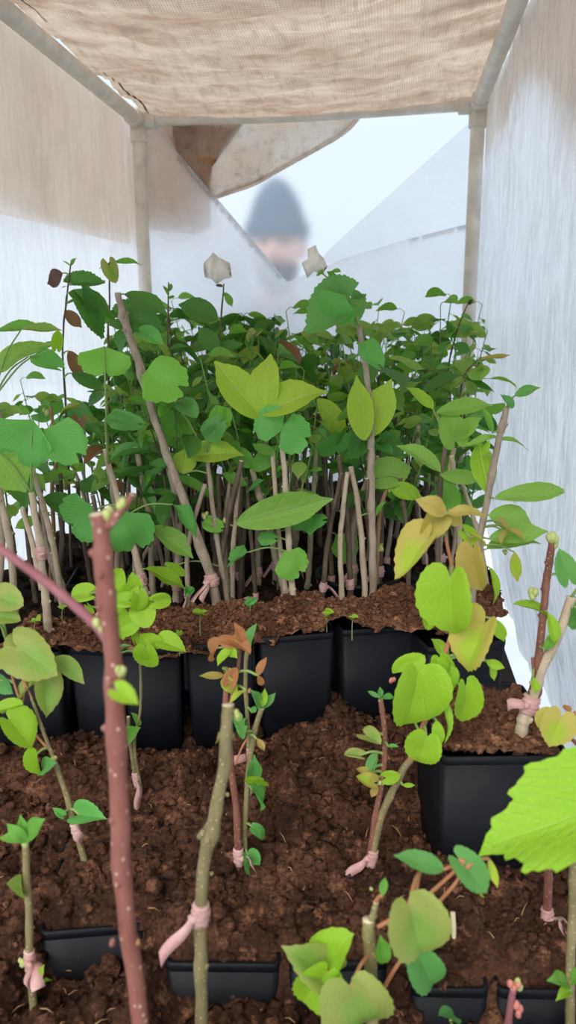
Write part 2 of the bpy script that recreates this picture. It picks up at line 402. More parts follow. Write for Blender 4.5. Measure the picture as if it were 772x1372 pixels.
# ground outdoors and the bench that carries the house
mb = MB(); n = 40
V = [(-12 + 24*i/n, -10 + 30*j/n, -.70 + .10 * noise.noise(Vector((i*.3, j*.3, 0)))) for j in range(n+1) for i in range(n+1)]
mb.add(V, [(j*(n+1)+i, j*(n+1)+i+1, (j+1)*(n+1)+i+1, (j+1)*(n+1)+i) for j in range(n) for i in range(n)])
tag(mb.build('ground', 'bright_ground'), None, None, None, 'structure')  # unseen outdoor ground, white was chosen to add brightness
bench = empty('wooden_bench', ((XL+XR)/2, 1, -.66), 'low wooden bench under the plastic tent, carrying all of the pots', 'bench')
mb = MB()
for i in range(9):
    y = .02 + i * .215; mb.box((XL-.05, y, -.03), (XR+.05, y+.212, 0))
mb.build('bench_top', 'gap_shade_wood', bench, bench.location, False)  # top coloured dark so the gaps between pots look shaded
for x in (XL, XR):
    for y in (.1, 1.8):
        mb = MB(); mb.box((x-.04, y-.04, -.69), (x+.04, y+.04, -.03)); mb.build('leg', 'wood', bench, bench.location, False)
# plastic walls
Y0 = .02
sheet('wall_left', [(XL-.02, Y0, .0), (XL-.02, YB+.02, .0), (XL-.02, YB+.02, ZT+.012), (XL-.02, Y0, ZT+.012)], 'film_left', 90, 60,
      lambda u, v, p: .012 * nz(p, 6) + .004 * nz(p, 22), 'structure')
sheet('wall_right', [(XR+.022, Y0, -.02), (XR+.022, YB+.02, -.02), (XR+.022, YB+.02, ZT+.012), (XR+.022, Y0, ZT+.012)], 'film_side', 160, 90,
      lambda u, v, p: -(.012 * nz(p, 5) + .006 * nz(p, 16, 1.6) + .0025 * nz(p, 45)) + (.07 * max(0, .35 - p.z) / .35 * (1 if True else 0)), 'structure')
sheet('wall_back', [(XL-.02, YB+.026, .0), (XR+.02, YB+.026, .0), (XR+.02, YB+.026, ZT+.012), (XL-.02, YB+.026, ZT+.012)], 'film_window', 40, 40,
      lambda u, v, p: 0, 'structure')
def poly_sheet(name, pts, Y, mt, label, cat, amp=.004, sc=9, thick=0):
    """a cut piece of film or cloth hanging in the plane of the back wall, edges from its corner points"""
    bm = bmesh.new(); vs = [bm.verts.new(at(x, y, Y)) for x, y in pts]; bm.faces.new(vs)
    bmesh.ops.triangulate(bm, faces=bm.faces[:])
    for _ in range(5): bmesh.ops.subdivide_edges(bm, edges=[e for e in bm.edges if e.calc_length() > .035], cuts=1, use_grid_fill=False); bmesh.ops.triangulate(bm, faces=bm.faces[:])
    for v in bm.verts: v.co.y += amp * noise.noise(v.co * sc) + amp * .4 * noise.noise(v.co * sc * 3.3)
    me = bpy.data.meshes.new(name); bm.to_mesh(me); bm.free(); me.materials.append(M[mt])
    me.polygons.foreach_set('use_smooth', [True] * len(me.polygons)); o = bpy.data.objects.new(name, me); COL.objects.link(o)
    if thick: md = o.modifiers.new('s', 'SOLIDIFY'); md.thickness = thick
    return tag(o, label, cat)
poly_sheet('plastic_sheet', [(150, 150), (213, 160), (235, 200), (283, 268), (345, 340), (385, 377), (392, 470), (390, 700), (150, 700)], YB+.008, 'film_milk',
           'milky plastic overlap at the left of the rear wall, cut along a diagonal', 'plastic sheet', .006)
poly_sheet('plastic_sheet', [(385, 378), (455, 348), (540, 322), (638, 299), (668, 290), (672, 700), (388, 700)], YB+.002, 'film_milk',
           'milky plastic layer low on the rear wall with a rising upper edge', 'plastic sheet', .006)
poly_sheet('plastic_sheet', [(636, 158), (655, 158), (655, 300), (540, 325), (425, 357), (440, 335), (495, 285)], YB+.016, 'film_veil',
           'thin hazy plastic triangle at the upper right of the rear wall', 'plastic sheet', .003)
# cloth patches by the head
for (pts, lab) in (([(273, 352), (280, 345), (286, 338), (294, 345), (308, 352), (304, 360), (311, 372), (300, 374), (290, 381), (284, 374), (275, 372), (278, 362)], 'pale square patch taped to the film left of the bearded person'),
                   ([(412, 334), (423, 328), (427, 339), (434, 346), (439, 357), (431, 361), (432, 368), (421, 364), (412, 373), (410, 362), (404, 352), (413, 347)], 'pale crumpled patch taped to the film right of the bearded person')):
    poly_sheet('tape_patch', pts, YB-.006, 'patchfilm', lab, 'patch', .010, 55, .001)
# burlap
def roofz(x, y):
    u = (x - XL) / (XR - XL); v = y / YB
    return -.05 * math.sin(math.pi * min(1, max(0, u))) * (.35 + .65 * math.sin(math.pi * min(1, max(0, v * .9 + .05)))) + .010 * noise.noise(Vector((x*7, y*16, 1))) + .005 * noise.noise(Vector((x*18, y*44, 4)))
V = []; nu, nv = 110, 200
for j in range(nv + 1):
    for i in range(nu + 1):
        x = XL - .0 + (XR - XL + .01) * i / nu; y = -.05 + (YB + .03) * j / nv
        u = (x - XL) / (XR - XL)
        if u < .03: x += .018 * (.5 + .5 * noise.noise(Vector((0, y*3, 0))))
        V.append((x, y, ZT + .019 + roofz(x, y) - .010 * max(0, (y - YB + .06) / .06)))
o = mkobj('ceiling', V, [(j*(nu+1)+i, j*(nu+1)+i+1, (j+1)*(nu+1)+i+1, (j+1)*(nu+1)+i) for j in range(nv) for i in range(nu)], 'burlap')
tag(o, 'sagging beige burlap roof cloth laid over the pipes', None, None, 'structure')
sheet('plastic_cover', [(XL-.03, Y0, ZT+.06), (XR+.03, Y0, ZT+.06), (XR+.03, YB+.03, ZT+.06), (XL-.03, YB+.03, ZT+.06)], 'film_cover', 30, 30,
      lambda u, v, p: .006 * nz(p, 5), None, 'clear plastic cover over the burlap roof', 'plastic sheet')
bl = at(20, 300, 1.0)
sheet('burlap_cloth', [(XL-.04, .1, bl.z+.02), (XL-.04, YB, .84), (XL-.04, YB, ZT+.03), (XL-.04, .1, ZT+.03)], 'burlap_v', 60, 40,
      lambda u, v, p: .008 * nz(p, 7), None, 'beige burlap hung outside the left plastic wall', 'burlap')
# right burlap, short and ragged lower edge
V = []; Fc = []; nu, nv = 120, 14
for i in range(nu + 1):
    y = .1 + (YB - .1) * i / nu; zl = ZT - .06 - .10 * (.5 + .5 * noise.noise(Vector((0, y*4, 3)))) - .55 * max(0, (1.35 - y))
    for j in range(nv + 1):
        z = zl + (ZT + .03 - zl) * j / nv; V.append((XR + .042 + .006 * noise.noise(Vector((y*6, z*6, 0))), y, z))
for i in range(nu):
    for j in range(nv): q = i*(nv+1)+j; Fc.append((q, q+nv+1, q+nv+2, q+1))
tag(mkobj('burlap_cloth', V, Fc, 'burlap_v'), 'narrow burlap edge hanging over the top of the right plastic wall', 'burlap')
# the flap at the back wall: a folded corner with a rolled hem
fl = empty('burlap_flap', at(283, 268, YB+.05), 'loose burlap corner hanging behind the rear top pipe', 'burlap')
pts = [(195, 168), (300, 160), (400, 156), (484, 153), (462, 178), (425, 200), (385, 222), (340, 247), (283, 268), (262, 240), (235, 205), (213, 180)]
q = poly_sheet('cloth', pts, YB+.016, 'burlap_backlit', None, None, .010, 14, .0015); q.parent = fl; q.matrix_parent_inverse = Matrix.Translation(-fl.location)
mb = MB(); hp = [at(x, y, YB+.014) for x, y in ((484, 153), (462, 177), (425, 199), (385, 221), (340, 246), (283, 266))]
mb.tube(smoothpath(hp, 8), .0055, 8, 0, None, .35, 4); mb.build('hem', 'burlap_backlit', fl, fl.location)
poly_sheet('burlap_cloth', [(232, 168), (330, 160), (300, 185), (284, 225), (283, 266), (262, 240), (236, 205)], YB+.020, 'burlap_d',
           'doubled brown burlap layer behind the left end of the rear pipe', 'burlap', .006, 12, .0015)
poly_sheet('burlap_cloth', [(170, 165), (283, 165), (283, 306), (262, 314), (170, 306)], YB+.05, 'burlap_v',
           'straight-edged burlap piece outside the rear wall beside the left upright pipe', 'burlap', .004, 12, .0015)
# pipes
rp = .0165
fr = empty('pipe_frame', (XL, YB, 0), 'grey-white plastic pipe frame of the plant tent', 'frame')
def pipe(nm, P, r=rp, wob=0, n=20):
    mb = MB(); mb.tube(smoothpath(P, 20) if len(P) > 2 else [Vector(P[0]).lerp(Vector(P[1]), i/30) for i in range(31)], r, n, 0, None, wob, 1)
    return mb.build(nm, 'pvc', fr, fr.location)
xl2 = at(197, 400, YB).x; xr2 = at(629, 400, YB).x
pipe('upright_pipe', [(XL, YB-.01, ZT), (xl2, YB-.01, at(197,400,YB).z), (xl2+.002, YB-.01, 0)])
pipe('upright_pipe', [(XR, YB-.01, ZT), (xr2, YB-.01, at(629,400,YB).z), (xr2, YB-.01, 0)])
pipe('cross_pipe', [(XL, YB-.01, ZT), ((XL+XR)/2, YB-.012, ZT-.006), (XR, YB-.01, ZT)], rp*.85)
pipe('rail_pipe', [(XL, YB, ZT), (XL, .05, ZT)], rp)
pipe('rail_pipe', [(XR, YB, ZT), (XR, .05, ZT)], rp, .12)
for x, s in ((XL, 1), (XR, -1)):
    mb = MB(); c = Vector((x, YB-.01, ZT))
    for d, l in ((Vector((s,0,0)), .045), (Vector((0,0,-1)), .05), (Vector((0,-1,0)), .05)):
        mb.tube([c, c + d*l*.96, c + d*l], [rp*1.28, rp*1.28, rp*1.2], 20)
    mb.blob(c, rp*1.32, (1,1,1), 0, 0, 0, 12); mb.build('corner_fitting', 'pvc', fr, fr.location)
# ---------------------------------------------------------------- peat
def clods(mb, pts, rmin, rmax, rs, mi=0):
    ico = bmesh.new(); bmesh.ops.create_icosphere(ico, subdivisions=2, radius=1); bv = [v.co.copy() for v in ico.verts]; bf = [[v.index for v in f.verts] for f in ico.faces]; ico.free()
    for p in pts:
        r = rmin * (rmax / rmin) ** (rs.random() ** 1.7); sd = Vector((rs.random()*50, rs.random()*50, 0)); st = Vector((rs.uniform(.8, 1.3), rs.uniform(.8, 1.3), rs.uniform(.6, .95)))
        V = []
        for v in bv:
            k = r * (1 + .60 * noise.noise(v * 1.6 + sd) + .75 * noise.noise(v * 3.6 + sd)); V.append(Vector((v.x*st.x, v.y*st.y, v.z*st.z)) * k + p)
        mb.add(V, bf, mi)
def soil(name, x0, x1, y0, y1, step, hf, mt, label, nclod, r0, r1, base, seed, ystart=None):
    y0c = y0; yy = lambda x, y: y if not ystart else ystart(x) + (y1 - ystart(x)) * (y - y0c) / (y1 - y0c)
    rs = random.Random(seed); nx, ny = int((x1-x0)/step), int((y1-y0)/step); mb = MB(); V = []; Fc = []
    for j in range(ny + 1):
        for i in range(nx + 1):
            x, y = x0 + (x1-x0)*i/nx, y0 + (y1-y0)*j/ny; y = yy(x, y); V.append((x, y, hf(x, y)))
    for j in range(ny):
        for i in range(nx): q = j*(nx+1)+i; Fc.append((q, q+1, q+nx+2, q+nx+1))
    mb.add(V, Fc)
    P = []
    for _ in range(nclod):
        x, y = rs.uniform(x0, x1), rs.uniform(y0, y1); y = yy(x, y); P.append(Vector((x, y, hf(x, y) + .001)))
    clods(mb, P, r0, r1, rs)
    for _ in range(nclod // 50):                        # fibres and bits of root
        x, y = rs.uniform(x0, x1), rs.uniform(y0, y1); y = yy(x, y); p = Vector((x, y, hf(x, y) + .003)); d = Vector((rs.uniform(-1,1), rs.uniform(-1,1), rs.uniform(-.3,.5))).normalized() * rs.uniform(.004, .014)
        mb.tube([p, p + d*.5 + Vector((0,0,.002)), p + d], .0005, 4, 1)
    o = mb.build(name, [mt, 'bark_tan']); return tag(o, label, 'soil', None, 'stuff')
def rough(x, y, a=1.0):
    p = Vector((x, y, 0)); v = noise.voronoi(p * 55)[0]; v2 = noise.voronoi(p * 130)[0]
    return a * (.024 * noise.noise(p * 9) + .018 * noise.noise(p * 24) - .011 * v[0] + .004 + .005 * noise.noise(p * 90) - .005 * v2[0] + .003 * noise.noise(p * 190))
# gaps in front of the low rims: (left pixel, right pixel, rim pixel y)
RIM = ZL + .004
gaps = []
def rimline(xa, ya, xb, yb): a, b = onz(xa, ya, RIM), onz(xb, yb, RIM); return a, b
rims = [rimline(48, 1252, 196, 1240), rimline(216, 1292, 378, 1294), rimline(384, 1294, 524, 1290), rimline(548, 1326, 660, 1328), rimline(664, 1328, 775, 1330)]
bp_ = onz(231, 1107, ZL+.012); BP = (bp_.x - .165, bp_.x + .012, bp_.y - .012, bp_.y + .13)
def hlow(x, y):
    z = ZL + .012 + rough(x, y, 1.25)
    for a, b in rims:
        m_ = .008
        if a.x - m_ < x < b.x + m_:
            f = (x - a.x) / (b.x - a.x); yr = a.y + (b.y - a.y) * f; d = yr - y
            e = min(1, (x - a.x + m_) / .02, (b.x + m_ - x) / .02)
            if -.006 < d < .085: z = min(z, RIM + .008) - .041 * max(0, min(1, e)) * (1 if d < .045 else max(0, (.085 - d) / .040)) 
            elif -.135 < d < -.014: z = max(z, RIM + .006 + .3 * abs(z - RIM))
            elif -.014 < d <= -.006: z = min(z, RIM - .004 + .2 * (z - RIM))
    if BP[0] < x < BP[1] and BP[2] < y < BP[3] and not (x > BP[1] - .03 and y < BP[2] + .03): z = max(z, ZL + .016 + .3 * abs(z - ZL))
    z -= .02 * max(0, 1 - abs(y - .69 - .02 * noise.noise(Vector((x*9, 0, 5)))) / .035) * (.5 + .5 * noise.noise(Vector((x*5, 3, 0))))
    return z
soil('potting_soil', XL, XR, .26, .96, .0034, hlow, 'peat', 'dark brown crumbly peat in the low front pots', 9500, .0014, .0085, 0, 1)
YF = {}
pts = [(-25, 880), (83, 868), (150, 868), (240, 862), (345, 850), (450, 842), (556, 834), (680, 828), (772, 822)]
fy = [onz(x, y, ZU) for x, y in pts]
print('front edge', [(round(p.x, 3), round(p.y, 3)) for p in fy])
def edgeY(x):
    if x <= fy[0].x: return fy[0].y
    for a, b in zip(fy, fy[1:]):
        if x <= b.x: return a.y + (b.y-a.y) * (x-a.x) / (b.x-a.x)
    return fy[-1].y
def hup(x, y):
    e = y - edgeY(x); z = ZU + .004 + rough(x, y, .8)
    return z if e > .012 else z - .004 * (1 - max(0, e) / .012)
Y1 = min(p.y for p in fy)
def soil_strip(name, mt, d0, d1, step, label, nclod, seed):
    # a peat strip following the pots' front edge
    rs = random.Random(seed); mb = MB(); x0, x1 = fy[0].x, onz(680, 828, ZU).x; nx = int((x1-x0)/step); ny = int((d1-d0)/step); V = []; Fc = []
    for j in range(ny + 1):
        for i in range(nx + 1):
            x = x0 + (x1-x0)*i/nx; y = edgeY(x) + d0 + (d1-d0)*j/ny; V.append((x, y, hup(x, y)))
    for j in range(ny):
        for i in range(nx): q = j*(nx+1)+i; Fc.append((q, q+1, q+nx+2, q+nx+1))
    mb.add(V, Fc); P = []
    for _ in range(nclod):
        x = rs.uniform(x0, x1); y = edgeY(x) + rs.uniform(d0 + .004, d1); P.append(Vector((x, y, hup(x, y) + .001)))
    clods(mb, P, .0012, .0055, rs)
    tag(mb.build(name, mt), label, 'soil', None, 'stuff')
soil_strip('potting_soil', 'peat_dry', -.001, .125, .0035, 'reddish dry peat filling the front row of tall black pots', 4200, 2)
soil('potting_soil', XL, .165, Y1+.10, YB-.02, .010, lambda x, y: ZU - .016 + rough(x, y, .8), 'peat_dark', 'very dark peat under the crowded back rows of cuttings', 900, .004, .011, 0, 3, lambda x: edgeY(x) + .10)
# ---------------------------------------------------------------- pots
def square_pot(name, c, w, d, h, rotz, label, group=None, taper=.80, ztop=None, rim=.006):
    """thin-walled tapered square pot: c is the centre of its top"""
    root = empty(name, (c.x, c.y, c.z - h), label, 'plant pot', group); root.rotation_euler.z = rotz
    def loop(sx, sy, z, rr):
        out_ = []
        for cx, cy, a0 in ((1,1,0), (-1,1,90), (-1,-1,180), (1,-1,270)):
            for k in range(4):
                a = math.radians(a0 + 30*k); out_.append(((sx-rr)*cx + rr*math.cos(a), (sy-rr)*cy + rr*math.sin(a), z))
        return out_
    def shell(prof):
        mb = MB(); n = 16; V = []; Fc = []
        for sx, sy, z, rr in prof: V += loop(sx, sy, z, rr)
        for i in range(len(prof) - 1):
            for k in range(n): a, b = i*n+k, i*n+(k+1) % n; Fc.append((a, b, b+n, a+n))
        mb.add(V, Fc); return mb
    a, b = w/2, d/2; t = taper
    mb = shell([(a*t*.2, b*t*.2, .004, .001), (a*t-.004, b*t-.004, .004, .008), (a*t, b*t, .0, .01), (a*.985, b*.985, h-.004, .006), (a*.985-.0015, b*.985-.0015, h-.004, .006), (a*t-.003, b*t-.003, .006, .01), (a*t*.2, b*t*.2, .006, .001)])
    mb.build('pot_body', 'pot', root)
    mb = shell([(a*.985, b*.985, h-.008, .006), (a*.99, b*.99, h-.006, .006), (a*.99, b*.99, h, .006), (a-.003, b-.003, h+.0005, .005), (a-.003, b-.003, h-.010, .005)])
    mb.build('pot_rim', 'pot', root)
    return root
def pot_px(xa, ya, xb, yb, z, h, label, dep=None, taper=.84, group=None, gap=.002):
    a, b = onz(xa, ya, z), onz(xb, yb, z); w = (b - a).length - gap; d = dep or w; u = (b - a).normalized(); nrm = Vector((-u.y, u.x, 0))
    c = (a + b) / 2 + nrm * d / 2
    return square_pot('plant_pot', c, w, d, h, math.atan2(u.y, u.x), label, group, taper)
hz_ = ZU - .007
pot_px(-28, 884, 84, 874, hz_, .23, 'tall black square pot furthest left in the tall row', .11)
pot_px(88, 868, 160, 872, hz_, .235, 'tall black pot just behind the blurred red stem', .11, .86)
pot_px(160, 872, 243, 868, hz_, .235, 'tall black pot behind the thin forked cutting with lime leaves', .11)
pot_px(247, 866, 342, 860, hz_, .235, 'dust-speckled tall black pot behind the orange-leaved stems', .11)
pot_px(346, 856, 450, 848, hz_, .235, 'wide tall black pot at the centre of the tall row', .11)
pot_px(457, 846, 560, 838, hz_, .235, 'tall black pot at the right of centre, left of the heart-shaped leaves', .11)
pot_px(572, 870, 682, 858, hz_-.012, .22, 'tall black pot at the right end of the tall row, beside the plastic', .12)
for (xa, ya, xb, yb) in ((86, 785, 170, 782), (560, 800, 660, 795)):
    pot_px(xa, ya, xb, yb, hz_-.004, .23, 'dark tall pot %s, one row behind the front' % ('at left' if xa < 100 else 'by the right plastic wall'), .10)
# big right pot
zr = ZU - .010
rpot = pot_px(590, 1016, 768, 1014, zr, .235, 'black square pot standing forward at the right, with a taped cutting', .145, .86)
c = rpot.location.copy(); ang = rpot.rotation_euler.z
mb = MB(); V = []; Fc = []; n = 44; rs = random.Random(5)
def hr(u, v): x, y = c.x + u, c.y + v; return zr - .004 + .6 * rough(x, y) + .008
hw, hd = rpot.children[1].dimensions.x/2 - .005, .1425/2 - .004
wA = (onz(768,1014,zr) - onz(590,1016,zr)).length; hw = wA/2 - .006; hd = .0675
for j in range(n+1):
    for i in range(n+1):
        u, v = -hw + 2*hw*i/n, -hd + 2*hd*j/n; V.append((c.x+u*math.cos(ang)-v*math.sin(ang), c.y+u*math.sin(ang)+v*math.cos(ang), hr(u, v)))
for j in range(n):
    for i in range(n): q = j*(n+1)+i; Fc.append((q, q+1, q+n+2, q+n+1))
mb.add(V, Fc); P = []
for _ in range(900):
    u, v = rs.uniform(-hw, hw), rs.uniform(-hd, hd); P.append(Vector((c.x+u*math.cos(ang)-v*math.sin(ang), c.y+u*math.sin(ang)+v*math.cos(ang), hr(u, v)+.001)))
clods(mb, P, .0018, .006, rs)
tag(mb.build('potting_soil', 'peat_dry'), 'reddish peat filling the forward black pot at the right', 'soil', None, 'stuff')
# low pots
lw = ['low black pot with its rim bare, left of the blurred red stem', 'low black pot with its rim bare, right of the blurred red stem', 'low black pot rim showing left of the near dotted stem',
      'low black pot rim right of the near dotted stem', 'low black pot rim at the lower right corner of the picture']
for (a, b), lb in zip(rims, lw):
    u = (b - a).normalized(); w = (b - a).length - .003; nrm = Vector((-u.y, u.x, 0)); square_pot('plant_pot', (a+b)/2 + nrm * .065, w, .13, .12, math.atan2(u.y, u.x), lb, None, .985)
a, b = onz(200, 1108, ZL+.012), onz(231, 1106, ZL+.012)
square_pot('plant_pot', Vector((b.x-.075, b.y+.055, ZL+.010)), .15, .11, .12, .0, 'buried low pot showing one rim corner behind the centre peat', None, .88)
# round tray rim behind the front row
p = onz(480, 772, ZU); mb = MB()
for r_, z0_, z1_ in ((.062, -.1, .012),):
    Pv = []; Fc = []; nn = 48
    for z_, rr in ((-.10, r_*.85), (.008, r_), (.008, r_*1.05), (.014, r_*1.05), (.014, r_*.97), (-.02, r_*.95)):
        for k in range(nn): a = 2*math.pi*k/nn; Pv.append((p.x + rr*math.cos(a), p.y + rr*math.sin(a), ZU + z_ - .008))
    for i in range(5):
        for k in range(nn): a, b = i*nn+k, i*nn+(k+1) % nn; Fc.append((a, b, b+nn, a+nn))
    mb.add(Pv, Fc)
o = mb.build('round_pot', 'pot'); tag(o, 'round black pot rim behind the front row, left of the tall bare stem', 'plant pot')
# ---------------------------------------------------------------- plants
def stem_mesh(mb, P, r0, r1, mi=0, capm=1, rs=random, n=10, knots=True):
    Q = smoothpath(P, 10); m_ = len(Q) - 1; R = []
    ks = [rs.uniform(.1, .95) for _ in range(max(2, int((Q[0]-Q[-1]).length / .035)))] if knots else []
    for i in range(m_ + 1):
        f = i / m_; r = r0 + (r1 - r0) * f
        for k in ks: r *= 1 + .15 * math.exp(-((f - k) / .018) ** 2)
        R.append(r)
    for i in range(1, m_):
        Q[i] = Q[i] + Vector((noise.noise(Q[i]*40), noise.noise(Q[i]*40+Vector((9,0,0))), 0)) * r0 * .25
    mb.tube(Q, R, n, mi, capm, .12, rs.random() * 20)
    for k in ks:
        q = Q[int(k * m_)]; a = rs.uniform(0, 6.28)
        mb.blob(q + Vector((math.cos(a), math.sin(a), .3)) * R[int(k*m_)] * .95, R[int(k*m_)] * .38, (1, 1, 1.2), mi, k, .3, 5)
    return Q
pid = [0]
def plant(name, label, base, stems, leaves=(), tapes=(), buds=(), z=ZL, Y=None, cat='cutting', shoot='shoot', sr=.0011):
    """stems: (material, r0, r1, [(px, py[, dy]) ...]) ; first stem starts in the peat at base"""
    pid[0] += 1; rs = random.Random(pid[0] * 7919)
    b = onz(base[0], base[1], z) if Y is None else at(base[0], base[1], Y)
    Yp = b.y; root = empty(name, b, label, cat); allp = []; sh = MB()
    for k, (mt, r0, r1, path) in enumerate(stems):
        P = [at(q[0], q[1], Yp + (q[2] if len(q) > 2 else 0)) for q in path]
        r0, r1 = (r0 * .76, r1 * .72) if 'bark' in mt else (r0 * .82, r1 * .82)
        if k == 0 or mt[0] == '_': P = [P[0] - Vector((0, 0, .02))] + P if len(P) else P
        mt = mt.lstrip('_'); mb = MB(); thin = mt.startswith('shoot')
        Q = stem_mesh(mb, P, r0, r1, 0, 0 if thin else 1, rs, 8 if thin else 12, not thin); allp += Q
        mb.build('shoot' if thin else 'stem', [mt] if thin else [mt, 'cut'], root, b)
        for (ti, tt, tn) in [x for x in tapes if x[0] == k]:
            i = int(tt * (len(Q) - 2))
            if tt > 1: zz = at(386, tt, Yp).z; i = min(range(1, len(Q) - 2), key=lambda j: abs(Q[j].z - zz)); tt = i / len(Q)
            make_tape(root, b, Q[i], Q[i+1] - Q[i], (r0 + (r1-r0)*tt) * 1.1, rs, tn)
    for lf in leaves:
        kind, mt, x0, y0, x1, y1, ratio = lf[:7]; dy = lf[7] if len(lf) > 7 else rs.uniform(-.012, .0); ty = lf[8] if len(lf) > 8 else rs.uniform(-.015, .01)
        p0, p1 = at(x0, y0, Yp + dy), at(x1, y1, Yp + dy + ty)
        put_leaf(root, b, kind, mt, p0, p1, ratio, rs)
        near = min(allp, key=lambda q: (q - p0).length + max(0, q.z - p0.z) * .6)
        if (near - p0).length > .003:
            m_ = near.lerp(p0, .5) + Vector((0, 0, .12 * (near-p0).length)); pt_ = MB(); pt_.tube(smoothpath([near, m_, p0], 5), [sr * (1.3 - .4*i/10) for i in range(11)], 6); pt_.build('petiole', shoot, root, b)
    for bd in buds:
        x, y, r = bd[:3]; r *= 1.3; mt = bd[3] if len(bd) > 3 else 'bud'; mb = MB(); c0 = at(x, y, Yp)
        for _ in range(5): mb.blob(c0 + Vector((rs.uniform(-1,1), rs.uniform(-1,.3), rs.uniform(-1,1))) * r * .6, r * rs.uniform(.35, .6), (1, 1, 1.3), 0, rs.random()*9, .3, 6)
        mb.build('bud', mt, root, b)
    return root
# ================================================================ low front plants
g = 'growing in the low front peat'
plant('tree_cutting', 'thick blurred reddish brown stem nearest the camera with a long bare side branch', (222, 1600),
      [('bark_redblur', .0070, .0056, [(222, 1600), (190, 1390), (165, 1180), (155, 980), (150, 860), (140, 770), (131, 688)]),
       ('bark_purple', .0036, .0027, [(147, 860), (120, 828), (60, 778), (-10, 728), (-60, 690)]),
       ('bark_redblur', .0036, .002, [(142, 705), (158, 688), (178, 662)])],
      [('serr', 'lime', 158, 925, 182, 940, .9, -.01)], (), [(148, 690, .0032, 'bud'), (166, 672, .0026, 'bud'), (164, 895, .003, 'bud'), (150, 1262, .0016, 'bark_redblur'), (183, 1262, .0016, 'bark_tan'), (137, 838, .003, 'bud')])
plant('tree_cutting', 'speckled olive cutting at left with dull yellow heart leaves and pink tape', (118, 1176),
      [('bark_olive', .0046, .0032, [(118, 1176), (104, 1120), (84, 1050), (70, 1015)]), ('bark_olive', .0024, .0018, [(72, 1018), (60, 985), (48, 950), (42, 935)]),
       ('shoot_red', .0016, .0012, [(66, 1005), (42, 975), (22, 925), (5, 870)]), ('shoot_red', .0013, .001, [(30, 945), (34, 915), (30, 895), (26, 880)]), ('shoot_red', .0013, .001, [(50, 955), (36, 920), (18, 890), (10, 862)])],
      [('heart', 'dull', 24, 868, 76, 905, .92, -.02), ('heart', 'dull', 30, 860, 44, 915, .95, 0), ('round', 'dull', 34, 928, 52, 905, .7, 0), ('ovate', 'dull', 74, 880, 110, 907, .5, 0), ('heart', 'dull', 58, 905, 72, 960, .75, -.01),
       ('round', 'dull', -4, 800, 26, 806, 1.0, -.01), ('round', 'dull', -6, 826, 26, 828, .9, -.02), ('heart', 'dull', -15, 880, 8, 890, 1.1, -.01), ('round', 'lime', 2, 955, 30, 942, .62, -.01),
       ('heart', 'green', -2, 912, 14, 930, .9, 0), ('heart', 'lime', 12, 965, 50, 1000, .95, -.02), ('heart', 'lime', 50, 1010, 48, 1046, .62, -.01), ('heart', 'green', 58, 1030, 68, 1020, .7, -.01),
       ('heart', 'gink', 106, 1092, 134, 1092, .75, -.01), ('heart', 'gink', 84, 1092, 72, 1083, .7, -.01)],
      [(0, 1134, 1)], [(72, 1018, .003), (98, 1098, .0024)], cat='cutting')
plant('tree_cutting', 'short olive cutting at far left with a dark leaf tuft and pink bow', (46, 1352),
      [('bark_olive', .0042, .0036, [(46, 1352), (41, 1300), (38, 1220), (34, 1128)])],
      [('ovate', 'mid', 35, 1126, 5, 1118, .45), ('ovate', 'mid', 34, 1124, 52, 1098, .5), ('ovate', 'mid', 33, 1124, 28, 1098, .5), ('ovate', 'mid', 36, 1128, 12, 1108, .5), ('ovate', 'dull', 30, 1198, 27, 1178, .6), ('ovate', 'lime', 54, 1308, 56, 1296, .5), ('ovate', 'lime', 60, 1316, 70, 1308, .6)],
      [(0, 1322, 2)], [(30, 1287, .003, 'bud'), (34, 1127, .003)])
plant('tree_cutting', 'thin forked cutting with lime round leaves standing before the tall black pots', (190, 1078),
      [('bark_olive', .0040, .0026, [(190, 1078), (182, 1040), (175, 1000), (172, 960)]), ('bark_olive', .0022, .0015, [(190, 1060), (180, 1000), (188, 950), (188, 900), (184, 860), (168, 835)]),
       ('shoot', .0012, .001, [(183, 862), (186, 830), (182, 800)])],
      [('round', 'lime', 118, 795, 90, 796, .9), ('round', 'lime', 118, 812, 126, 822, .7), ('round', 'lime', 150, 790, 163, 762, .95), ('round', 'lime', 172, 805, 152, 805, 1.2, -.02), ('round', 'lime', 150, 820, 178, 832, .8),
       ('round', 'lime', 152, 838, 166, 850, .9), ('heart', 'lime', 178, 832, 148, 850, .9, -.01), ('round', 'lime', 184, 798, 186, 820, 1.0, -.02), ('round', 'lime', 190, 815, 198, 838, 1.3, -.01), ('round', 'lime', 208, 806, 231, 802, .9),
       ('round', 'lime', 186, 785, 172, 768, .8), ('round', 'lime', 175, 790, 160, 812, 1.0, -.01), ('heart', 'lime', 206, 868, 188, 850, 1.1, -.01), ('heart', 'lime', 196, 868, 202, 898, 1.0, -.02), ('heart', 'lime', 218, 860, 248, 868, .9, -.01),
       ('round', 'lime', 180, 858, 176, 842, .7), ('ovate', 'lime', 118, 800, 140, 780, .5), ('heart', 'mid', 184, 970, 180, 955, .7), ('heart', 'mid', 172, 990, 184, 975, .7), ('heart', 'green', 160, 875, 168, 862, .5)],
      [(0, 1058, 1)], [(172, 990, .002)])
plant('tree_cutting', 'pale olive dotted stem with a sawn flat top and a slight bend', (270, 1420),
      [('bark_olive', .0060, .0052, [(270, 1420), (270, 1330), (268, 1240), (272, 1170), (286, 1100), (300, 1030), (303, 980), (306, 944)])],
      [('ovate', 'bronze', 296, 985, 284, 992, .5)], [(0, 1236, 1)], [(274, 1112, .0012, 'bark_olive'), (284, 1170, .0012, 'bark_olive'), (314, 955, .003, 'bud'), (305, 1065, .0012, 'bark_olive')])
